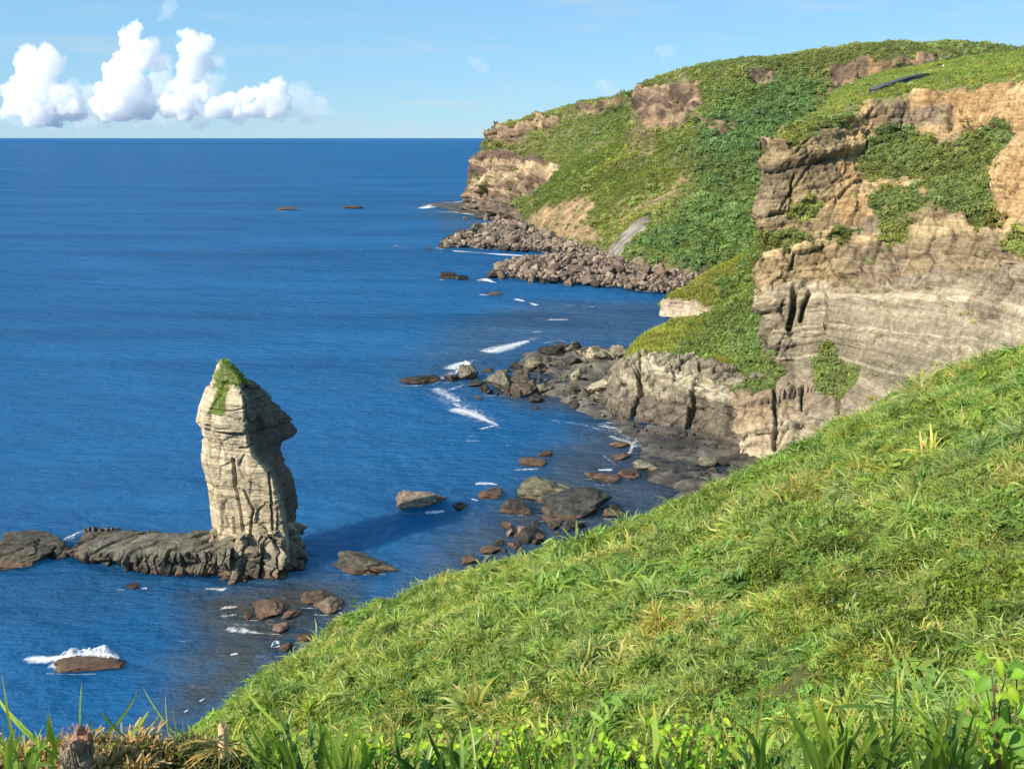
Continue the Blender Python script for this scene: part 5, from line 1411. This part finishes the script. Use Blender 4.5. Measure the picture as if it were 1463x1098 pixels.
bankG = np.stack([X, Y, z], -1)

LEAF_STRAW = leaf_mat('straw', (.52, .38, .18), trans=.25, rough=.6)
C_straw = proto_coll('straw_kinds')
for k in range(4):
    V, Fc, C = blade_arrays(R(240 + k), 26, .03, .085, .0035, 1.4, 1.0, rad=.03)
    C = [np.array((c[1], c[1], c[1])) for c in C]
    add_proto(C_straw, 'straw_%d' % k, V, Fc, LEAF_STRAW, C)
Wt = (X > -2.2) & (X < -.25) & (Y > 1.5) & (Y < 2.7)
p, iv, iu = sample_grid(bankG, Wt * 1.0, 5200, 911)
g = ss(fbm(p, .22, 3, 912), -.15, .2)[:, None]
tint = (1 - g) * np.array((1.0, .92, .85)) + g * np.array((.26, .42, .22))
tint = tint * R(11).uniform(.6, 1.3, (len(p), 1))
scatter('bank_thatch', p, R(12).uniform(.45, .95, len(p)), tint, C_straw, 41, 'cropped straw and brown moss on the bank at the lower left', 'dry thatch', tilt=.5)

LEAF_HERO = leaf_mat('blade_green', (.20, .31, .055), attr=None, trans=.4, rough=.38, spec=.5)
def blade_mesh(B, T, w, bow, col, rs, segs=9):
    B = np.array(B); T = np.array(T); L = np.linalg.norm(T - B)
    mid = (B + T) / 2 + np.array(bow) * L
    t = np.linspace(0, 1, segs + 1)[:, None]
    C_ = (1 - t) ** 2 * B + 2 * t * (1 - t) * mid + t ** 2 * T
    tan = np.gradient(C_, axis=0); tan /= np.linalg.norm(tan, axis=1, keepdims=True)
    vw = rs.normal(0, .5, 3) + np.array((-.3, -1, .35)); vw /= np.linalg.norm(vw)
    sd_ = np.cross(tan, vw); sd_ /= np.linalg.norm(sd_, axis=1, keepdims=True)
    up = np.cross(sd_, tan)
    hw = (w / 2) * (np.minimum(1, .55 + t * 1.6) * (1 - t ** 3.0) + .02)
    V = np.stack([C_ - sd_ * hw, C_ - up * hw * .35, C_ + sd_ * hw], 1)
    n_ = segs + 1
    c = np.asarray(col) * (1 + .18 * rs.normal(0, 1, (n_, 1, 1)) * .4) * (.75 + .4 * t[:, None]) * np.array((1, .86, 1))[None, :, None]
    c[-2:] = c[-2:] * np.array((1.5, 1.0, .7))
    return V.reshape(-1, 3), grid_faces(n_, 3), np.broadcast_to(c, (n_, 3, 3)).reshape(-1, 3)
LIGHT, MID, DEEP, DRYB = (1.55, 1.4, 1.2), (1.0, 1.05, 1.0), (.42, .55, .6), (1.9, 1.1, 1.8)
def clump(root_px, Yd, blades, label, seed, extra=0, spread=40, hgt=(35, 90), tone=MID, group=None, wpx=(5, 12)):
    rs = R(seed); base = P(root_px[0], root_px[1], Yd)
    e = empty('grass_clump', tuple(base), label, 'grass clump', group)
    bl = [(b[0], b[1], b[2], b[3], b[4] if len(b) > 4 else (0, 0), b[5] if len(b) > 5 else tone) for b in blades]
    for k in range(extra):
        bx = root_px[0] + rs.normal(0, spread * .45); L = rs.uniform(*hgt); a = rs.normal(0, .45)
        bl.append(((bx, root_px[1] + rs.uniform(-4, 8)), (bx + math.sin(a) * L, root_px[1] - math.cos(a) * L), rs.uniform(*wpx), (math.copysign(rs.uniform(.02, .16), a), rs.uniform(.0, .12)), (0, 0), [tone, MID, LIGHT, DEEP][rs.randint(4)]))
    m_ = Yd / F * 1.12
    for b0, b1, w, bow, dd, col in bl:
        B = P(b0[0], b0[1], Yd + rs.uniform(-.08, .08)); T = P(b1[0], b1[1], Yd + rs.uniform(-.22, .16))
        bx = (bow, .0) if not isinstance(bow, tuple) else bow
        V, Fc, C = blade_mesh(B, T, w * m_, (-bx[0], 0, abs(bx[0]) * .6 + bx[1]), np.array(col) * rs.uniform(.8, 1.2), rs)
        mesh_np('blade', V - base, Fc, LEAF_HERO, C, True, e)
    return e
clump((38, 1110), 2.02, [((30, 1105), (3, 962), 6, .02), ((85, 1085), (18, 1018), 13, .18, (0, 0), LIGHT), ((78, 1080), (-5, 992), 8, .22), ((66, 1085), (69, 1008), 5, .0, (0, 0), DEEP), ((82, 1078), (71, 1022), 11, .03, (0, 0), LIGHT),
                          ((20, 1100), (-20, 1015), 9, .1), ((45, 1100), (-5, 1045), 9, .1, (0, 0), LIGHT), ((10, 1100), (28, 1045), 8, -.05), ((50, 1100), (30, 1025), 9, .12, (0, 0), LIGHT), ((5, 1105), (4, 1020), 8, 0, (0, 0), DEEP)],
      'leaning bright grass clump in the bottom left corner beside the dead stump', 21, 16, 34, (35, 80), LIGHT)
clump((160, 1056), 2.28, [((114, 1045), (117, 975), 4, .03, (0, 0), MID), ((150, 1052), (196, 984), 4, -.14, (0, 0), MID), ((178, 1052), (144, 1013), 5, .08, (0, 0), MID), ((186, 1052), (213, 1015), 9, -.02, (0, 0), LIGHT), ((130, 1056), (128, 1022), 3, 0, (0, 0), DEEP), ((200, 1050), (226, 1018), 3, -.1, (0, 0), DRYB)],
      'sparse thin blades on the bank just right of the dead stump', 22)
clump((248, 1056), 2.28, [((252, 1052), (203, 979), 5, .08), ((254, 1055), (246, 1008), 4, 0, (0, 0), LIGHT), ((240, 1050), (236, 990), 2.5, .02, (0, 0), DRYB), ((268, 1054), (284, 1030), 3, -.1)],
      'three thin blades standing over the water left of the broken stalk', 23)
clump((400, 1105), 2.25, [((385, 1085), (330, 978), 7, .03, (0, 0), DEEP), ((432, 1065), (352, 986), 9, .20, (0, 0), LIGHT), ((372, 1098), (345, 1030), 6, .05, (0, 0), DEEP), ((420, 1105), (398, 1020), 7, .0, (0, 0), DEEP), ((455, 1100), (440, 1005), 7, .05), ((410, 1105), (340, 1050), 9, .2, (0, 0), DEEP), ((430, 1105), (380, 1030), 8, .12, (0, 0), MID)],
      'dark grass clump with one long pale arching blade, right of the broken stalk', 24, 20, 46, (30, 97), DEEP)
clump((500, 1112), 2.7, [((480, 1105), (470, 1000), 8, .03, (0, 0), LIGHT), ((498, 1105), (505, 1010), 9, -.02), ((520, 1105), (545, 1030), 9, -.08), ((475, 1100), (455, 1015), 8, .06, (0, 0), LIGHT), ((540, 1105), (500, 1040), 7, .1)],
      'upright green grass clump left of the yellow leaved shrubs', 25, 18, 44, (40, 90), MID)
clump((600, 1115), 2.8, [((605, 1110), (705, 1035), 13, -.16, (0, 0), MID), ((660, 1110), (690, 1050), 12, -.04, (0, 0), LIGHT), ((640, 1105), (608, 1035), 6, .03, (0, 0), DEEP), ((575, 1110), (563, 1030), 6, .02, (0, 0), DEEP), ((590, 1110), (606, 1010), 5, -.02)],
      'grass clump with a broad blade leaning right among the yellow shrubs', 26, 9, 50, (35, 75), MID)
clump((940, 1125), 2.5, [((944, 1120), (934, 1000), 12, .03, (0, 0), LIGHT), ((950, 1120), (938, 1075), 10, .05)], 'single tall pale upright blade at the bottom centre right', 27)
clump((1085, 1120), 2.7, [((1070, 1110), (1092, 975), 3, -.02, (0, 0), DRYB), ((1078, 1075), (1088, 965), 3, -.01, (0, 0), DRYB), ((1062, 1105), (1030, 1010), 5, .15, (0, 0), DRYB), ((1075, 1110), (1030, 1045), 6, .2), ((1100, 1110), (1118, 1045), 7, -.2, (0, 0), DEEP)],
      'thin dry straw coloured stalks left of the bright variegated blades', 28, 18, 30, (35, 103), MID)
clump((1190, 1120), 2.45, [((1205, 1115), (1170, 995), 15, .08, (0, 0), (1.9, 1.5, 1.6)), ((1112, 1078), (1178, 1000), 10, -.06, (0, 0), LIGHT), ((1190, 1115), (1140, 980), 8, .12, (0, 0), LIGHT), ((1215, 1115), (1160, 985), 9, .15), ((1185, 1110), (1115, 1010), 7, .12, (0, 0), LIGHT), ((1220, 1112), (1246, 1010), 7, -.05, (0, 0), LIGHT), ((1225, 1112), (1280, 1020), 8, -.12)],
      'bright grass clump with the broadest yellow striped blade', 29, 30, 40, (50, 126), LIGHT)
clump((1262, 1120), 2.4, [((1262, 1118), (1242, 1005), 12, .02, (0, 0), DEEP), ((1276, 1118), (1280, 955), 6, .0, (0, 0), DEEP), ((1250, 1010), (1190, 1012), 6, .12, (0, 0), MID), ((1258, 1012), (1310, 1030), 5, -.2, (0, 0), MID), ((1275, 1100), (1320, 1045), 9, -.15, (0, 0), LIGHT)],
      'dark upright blades, one thin and tallest, right of the striped blade', 30, 26, 36, (40, 103), MID)
clump((1352, 1120), 2.45, [((1355, 1118), (1357, 995), 11, .0, (0, 0), DEEP), ((1330, 1115), (1386, 990), 9, -.03, (0, 0), DEEP), ((1305, 1080), (1306, 950), 5, .0, (0, 0), LIGHT), ((1330, 1100), (1308, 980), 6, .02, (0, 0), LIGHT), ((1365, 1112), (1400, 1030), 8, -.04), ((1345, 1115), (1310, 1030), 8, .08, (0, 0), LIGHT)],
      'dense grass clump with a dark spear blade left of the broad leaved plant', 31, 40, 44, (40, 126), LIGHT)
clump((1432, 1125), 2.6, [((1420, 1115), (1395, 1040), 7, .04, (0, 0), DRYB), ((1440, 1115), (1410, 1050), 6, .05, (0, 0), MID)], 'grass stems under the broad leaved plant in the right corner', 32, 24, 34, (40, 92), DEEP)
for i_, (cx_, n_, lb_) in enumerate([(690, 12, 'scattered grass blades in front of the second yellow shrub'), (840, 14, 'scattered grass blades in front of the darker leafy shrub'), (1000, 12, 'scattered grass blades in front of the brightest yellow shrub'), (300, 12, 'loose green blades creeping over the straw left of the broken stalk'), (135, 10, 'loose green blades leaning over the straw right of the dead stump')]):
    clump((cx_, 1118), 2.45, [], lb_, 90 + i_, n_, 110, (35, 95), MID, None, (4, 8))
clump((775, 1125), 2.8, [((760, 1115), (745, 1055), 7, .05)], 'short grass tuft hidden between the yellow leaved shrubs', 33, 9, 60, (30, 60), MID)

# ---- broad leaved plants
def leaf_shape(n_=7, fold=.25, point=1.0):
    t = np.linspace(0, 1, n_); hw = np.sin(np.pi * t ** .75) ** .9 * .30 * (1 - .25 * t)
    hw[0] = .02; hw[-1] = .0
    z = -.25 * (t - .3) ** 2
    V = np.stack([np.stack([-hw, t, z + hw * fold], -1), np.stack([t * 0, t, z], -1), np.stack([hw, t, z + hw * fold], -1)], 1)
    return V.reshape(-1, 3), grid_faces(n_, 3)
LEAF_BROAD = leaf_mat('broad_leaf', (.20, .33, .035), attr=None, trans=.42, rough=.5, spec=.3)
def leaf_meshes(cols, nm):
    out = []
    V, Fc = leaf_shape()
    for i, c in enumerate(cols):
        cc = np.tile(np.array(c, float), (len(V), 1)); cc[1::3] *= 1.25
        o = mesh_np(nm, V * np.array((1, 1, 1 + .4 * i)), Fc, LEAF_BROAD, cc, True); out.append(o.data); bpy.data.objects.remove(o)
    return out
broad = leaf_meshes([(1, 1, 1), (.7, .85, 1.0), (1.35, 1.2, .8), (1.0, 1.15, .8)], 'leaf')
yellow = leaf_meshes([(1.7, 1.45, .9), (1.35, 1.3, .8), (1.0, 1.1, .8), (2.1, 1.6, 1.1), (.7, .9, .8)], 'leaf')
M_stem, n, l, b, out = newmat('stem_bark'); b.inputs['Base Color'].default_value = (.13, .085, .045, 1); b.inputs['Roughness'].default_value = .8
def tube(name, pts, r0, r1, mat, parent=None, off=(0, 0, 0), sides=6):
    pts = np.array(pts, float) - np.array(off); n_ = len(pts); T = np.gradient(pts, axis=0); T /= np.linalg.norm(T, axis=1, keepdims=True) + 1e-9
    A = np.cross(T, (.3, .9, .2)); A /= np.linalg.norm(A, axis=1, keepdims=True); B = np.cross(T, A)
    th_ = np.linspace(0, 2 * math.pi, sides, endpoint=False); r = np.linspace(r0, r1, n_)
    V = pts[:, None] + A[:, None] * (np.cos(th_)[None, :, None] * r[:, None, None]) + B[:, None] * (np.sin(th_)[None, :, None] * r[:, None, None])
    return mesh_np(name, V.reshape(-1, 3), grid_faces(n_, sides, wrap=True), mat, None, True, parent)
def leafy(name, label, cat, rootpx, Yd, leaves, kinds, seed, stems=5, nrand=0, area=None, size=(12, 20), group=None):
    rs = R(seed); base = P(rootpx[0], rootpx[1], Yd); e = empty(name, tuple(base), label, cat, group); m_ = Yd / F * 1.12
    pts = [(x, y, s_) for x, y, s_ in leaves]
    tips = []
    for k in range(stems):
        x = rs.uniform(area[0], area[2]); y = rs.uniform(area[1], area[1] + (area[3] - area[1]) * .5)
        tip = P(x, y, Yd + rs.uniform(-.15, .15)); mid = (base + tip) / 2 + rs.normal(0, .02, 3)
        tt = np.linspace(0, 1, 6)[:, None]; cv = (1 - tt) ** 2 * base + 2 * tt * (1 - tt) * mid + tt ** 2 * tip
        tube('stem', cv, .0045, .0018, M_stem, e, base); tips.append((x, y, cv))
    for k in range(nrand):
        x0, y0, cv = tips[rs.randint(len(tips))]
        q = cv[rs.randint(2, 6)] + rs.normal(0, .034, 3) * np.array((1, 1, .7))
        pts.append((q, None, rs.uniform(*size)))
    for a in pts:
        pos = a[0] if a[1] is None else P(a[0], a[1], Yd + rs.uniform(-.1, .1))
        o = bpy.data.objects.new('leaf', kinds[rs.randint(len(kinds))]); link(o); o.parent = e
        s_ = a[2] * m_
        nrm = Vector((rs.normal(-.35, .5), rs.normal(-.6, .45), rs.uniform(.25, 1.1))).normalized()
        d_ = Vector(rs.normal(0, 1, 3)); d_.z -= .2; d_ = (d_ - nrm * d_.dot(nrm)).normalized(); x_ = d_.cross(nrm)
        M = Matrix((x_, d_, nrm)).transposed().to_4x4()
        o.rotation_euler = M.to_euler(); o.scale = (s_ * rs.uniform(.85, 1.2), s_, s_); o.location = Vector(pos - base) - d_ * s_ * .5
    return e
leafy('broad_leaved_plant', 'glossy green plant with large oval leaves at the right edge of the picture', 'plant', (1430, 1130), 2.55,
      [(1405, 978, 36), (1452, 955, 38), (1388, 962, 22), (1432, 1022, 34), (1458, 1012, 38), (1395, 1030, 26), (1415, 1050, 32), (1455, 1062, 44), (1442, 985, 24), (1463, 1098, 46), (1425, 1085, 32), (1380, 1000, 20), (1455, 1040, 30), (1412, 1005, 22)],
      broad, 51, 8, 60, (1385, 960, 1462, 1080), (12, 28))
yl = [((545, 1125), (520, 1060, 590, 1098), 'low yellow green shrub beside the upright grass clump', 26), ((690, 1125), (640, 1045, 730, 1098), 'yellow green shrub right of the broad leaning blade', 46),
      ((760, 1125), (720, 1035, 810, 1098), 'yellow green shrub with a raised reddish sprig', 52), ((850, 1125), (815, 1055, 900, 1098), 'darker green leafy shrub left of the tall pale blade', 44),
      ((985, 1125), (945, 1040, 1030, 1098), 'brightest yellow shrub just right of the tall pale blade', 60), ((1060, 1125), (1020, 1060, 1100, 1098), 'small pale leafy shrub under the dry stalks', 30),
      ((640, 1125), (600, 1070, 660, 1098), 'lowest yellow green shrub at the foot of the leaning blade', 26), ((905, 1125), (880, 1070, 935, 1098), 'dim green leafy shrub at the foot of the tall pale blade', 26)]
for i, (rt, ar_, lb, nr) in enumerate(yl):
    leafy('leafy_shrub', lb, 'shrub', rt, 2.9 + .06 * (i % 3), [], yellow if i != 3 else yellow[1:3] + yellow[4:], 60 + i, 12, int(nr * 2.3), ar_, (8, 18), 'yellow leaved shrubs along the bottom')

# ---- dead stump and broken stalk on the bank
M_dead = rock_mat('dead_fibre', fine=60.0, strata=30.0, svar=.25, bump=.9, bdist=.006)
st_b = P(112, 1100, 2.2)
e = empty('dead_stump', tuple(st_b), 'grey shaggy dead stump with a reddish frayed top on the bank', 'stump'); e.scale = (.85, .85, .85)
nv_, nu_ = 40, 48; th_ = np.linspace(0, 2 * math.pi, nu_, endpoint=False); G = np.zeros((nv_, nu_, 3))
for i in range(nv_):
    t = i / (nv_ - 1); r_ = .040 * (1.0 - .10 * t) * (1 if t < .8 else math.sqrt(max(0, 1 - ((t - .8) / .2) ** 2)) + .02)
    G[i, :, 0] = np.cos(th_) * r_ * 1.05 + .012 * t; G[i, :, 1] = np.sin(th_) * r_; G[i, :, 2] = -.04 + t * .165
nn_ = G.copy(); nn_[..., 2] = 0; nn_ /= np.linalg.norm(nn_, axis=-1, keepdims=True) + 1e-6
G = G + nn_ * (fbm(G * np.array((1, 1, .35)), .012, 3, 921) * .009 + fbm(G, .035, 2, 922) * .018)[..., None]
cs_ = mixc((.10, .085, .07), (.26, .22, .18), np.clip(.5 + fbm(G, .02, 3, 923), 0, 1)); cs_ = mixc(cs_, (.36, .17, .10), ss(G[..., 2], .095, .125) * .8)
G[..., 2] += ss(G[..., 2], .06, .12) * .022 * vn(G * np.array((1, 1, 0)), .02, 924)
mesh_np('trunk', G.reshape(-1, 3), grid_faces(nv_, nu_, wrap=True), M_dead, cs_.reshape(-1, 3), False, e)
rs = R(31); VV, FF, CC, off = [], [], [], 0
for k in range(700):
    a = rs.uniform(0, 6.28); zz = rs.uniform(-.01, .125); rr = .040
    B = np.array((math.cos(a) * rr, math.sin(a) * rr, zz)); T = B + np.array((math.cos(a) * .006, math.sin(a) * .006, rs.uniform(-.045, -.015) if zz < .1 else rs.uniform(.0, .018)))
    V, Fc, C = blade_mesh(B, T, .0035, (0, 0, .2), (1, 1, 1), rs, 2)
    VV.append(V); FF.append(Fc + off); off += len(V); col = np.array((.42, .20, .12)) if zz > .10 else np.array((.27, .225, .18)); CC.append(np.tile(col * rs.uniform(.7, 1.3), (len(V), 1)))
mesh_np('frayed_fibre', np.concatenate(VV), np.concatenate(FF), M_dead, np.concatenate(CC), False, e)['kind'] = 'stuff'

sk = P(318, 1072, 2.3)
e = empty('broken_stalk', tuple(sk), 'pale broken woody stalk sticking up from the straw bank', 'stalk'); e.scale = (.8, .8, .85)
nu_ = 18; th_ = np.linspace(0, 2 * math.pi, nu_, endpoint=False); G = np.zeros((14, nu_, 3)); rs = R(32)
jag = .028 * vn(np.stack([np.cos(th_) * 3, np.sin(th_) * 3, th_ * 0], -1), .8, 5)
for i in range(14):
    t = i / 13; r_ = .016 * (1 - .15 * t)
    G[i, :, 0] = np.cos(th_) * r_ * 1.1 + .006 * math.sin(t * 2); G[i, :, 1] = np.sin(th_) * r_ * .8; G[i, :, 2] = -.02 + t * (.115 + jag)
G[..., :2] *= (1 + .10 * np.cos(th_ * 5))[None, :, None]
c = mixc((.52, .37, .19), (.62, .46, .26), R(1).rand(14, nu_))
V = np.concatenate([G.reshape(-1, 3), [(0.004, 0, .075)]]); Fs = grid_faces(14, nu_, wrap=True)
Fa = np.concatenate([Fs[:, [0, 1, 2]], Fs[:, [0, 2, 3]], np.array([(13 * nu_ + i, 13 * nu_ + (i + 1) % nu_, 14 * nu_) for i in range(nu_)])])
mesh_np('stem', V, Fa, M_dead, np.concatenate([c.reshape(-1, 3), [(.3, .2, .1)]]), False, e)
for k in range(46):
    a = rs.uniform(0, 6.28); L = rs.uniform(.05, .15)
    B = np.array((math.cos(a) * .014, math.sin(a) * .014, rs.uniform(-.005, .03))); T = B + np.array((math.cos(a) * L, math.sin(a) * L * .8, -rs.uniform(.0, .035)))
    V, Fc, C = blade_mesh(B, T, rs.uniform(.003, .007), (0, 0, .25), np.array((2.2, 1.15, 2.4)) * rs.uniform(.5, 1.3), rs, 5)
    mesh_np('dry_leaf', V, Fc, LEAF_HERO, C, True, e)

# ================================================================== the small built things on the cliff top
M_conc, n, l, b, out = newmat('grey_slab'); b.inputs['Base Color'].default_value = (.16, .165, .18, 1); b.inputs['Roughness'].default_value = .7
nq = n.new('ShaderNodeTexNoise'); nq.inputs['Scale'].default_value = 3.0; nq.inputs['Detail'].default_value = 6
cr = n.new('ShaderNodeValToRGB'); cr.color_ramp.elements[0].color = (.045, .047, .052, 1); cr.color_ramp.elements[1].color = (.11, .112, .12, 1); l.new(nq.outputs['Fac'], cr.inputs[0]); l.new(cr.outputs[0], b.inputs['Base Color'])
M_darkp, n, l, b, out = newmat('dark_boards'); b.inputs['Base Color'].default_value = (.018, .020, .026, 1)
M_white, n, l, b, out = newmat('white_paint'); b.inputs['Base Color'].default_value = (.78, .78, .74, 1)
def prism(name, path, hw, z0, z1, mat, parent, off):
    """box swept along path (world points), half width hw, from z0 to z1 above it"""
    p_ = np.array(path); T = np.gradient(p_, axis=0); T[:, 2] = 0; T /= np.linalg.norm(T, axis=1, keepdims=True); Nn = np.stack([-T[:, 1], T[:, 0], T[:, 2]], -1)
    a = [p_ + Nn * hw + (0, 0, z0), p_ - Nn * hw + (0, 0, z0), p_ - Nn * hw + (0, 0, z1), p_ + Nn * hw + (0, 0, z1)]
    V = np.stack(a, 1) - np.array(off); n_ = len(p_)
    Fs = list(map(tuple, grid_faces(n_, 4, wrap=True))) + [(3, 2, 1, 0), (4 * n_ - 4, 4 * n_ - 3, 4 * n_ - 2, 4 * n_ - 1)]
    return mesh_np(name, V.reshape(-1, 3), np.array(Fs), mat, None, False, parent)
pth = [P(1247, 130, 276), P(1262, 124, 282), P(1280, 118, 288), P(1300, 112, 296), P(1322, 108, 308)]
wb0 = np.array(pth[0]) - (0, 0, 3)
e = empty('lookout_walkway', tuple(wb0), 'long dark covered walkway strip lying across the green cliff top', 'walkway')
prism('deck', pth, 1.3, .30, .62, M_conc, e, wb0); prism('side_wall', [np.array(q) + (0, -.0, 0) for q in pth], 1.1, -2.0, .28, M_darkp, e, wb0)
for q in pth:
    prism('post', [np.array(q) + (-.15, -1.35, 0), np.array(q) + (.15, -1.35, 0)], .15, -3.2, .28, M_darkp, e, wb0)
e2 = prism('white_kerb', [P(1268, 131, 272), P(1279, 125, 276)], .5, -.6, .1, M_white, e, wb0)
sg = P(1360, 102, 352)
e = empty('white_board', tuple(sg - np.array((0, 0, 2))), 'small white board on the far grassy hilltop left of the orange outcrop', 'board')
prism('panel', [sg + np.array((-1.6, 0, 0)), sg + np.array((1.6, 0, 0))], .12, -.4, .7, M_white, e, sg - np.array((0, 0, 2)))
for k in (-1.2, 1.2): prism('post', [sg + np.array((k - .08, .2, 0)), sg + np.array((k + .08, .2, 0))], .07, -2.4, -.0, M_white, e, sg - np.array((0, 0, 2)))
wm = P(1347.5, 96, 400)
e = empty('white_marker', tuple(wm - np.array((0, 0, 1.5))), 'tiny pointed white marker post among the hilltop bushes', 'marker')
V = np.array([(-.7, -.4, -2.5), (.7, -.4, -2.5), (.7, .4, -2.5), (-.7, .4, -2.5), (-.12, -.1, .9), (.12, -.1, .9), (.12, .1, .9), (-.12, .1, .9)]) + (0, 0, 1.5)
mesh_np('body', V, np.array([(0, 1, 5, 4), (1, 2, 6, 5), (2, 3, 7, 6), (3, 0, 4, 7), (4, 5, 6, 7), (3, 2, 1, 0)]), M_white, None, False, e)
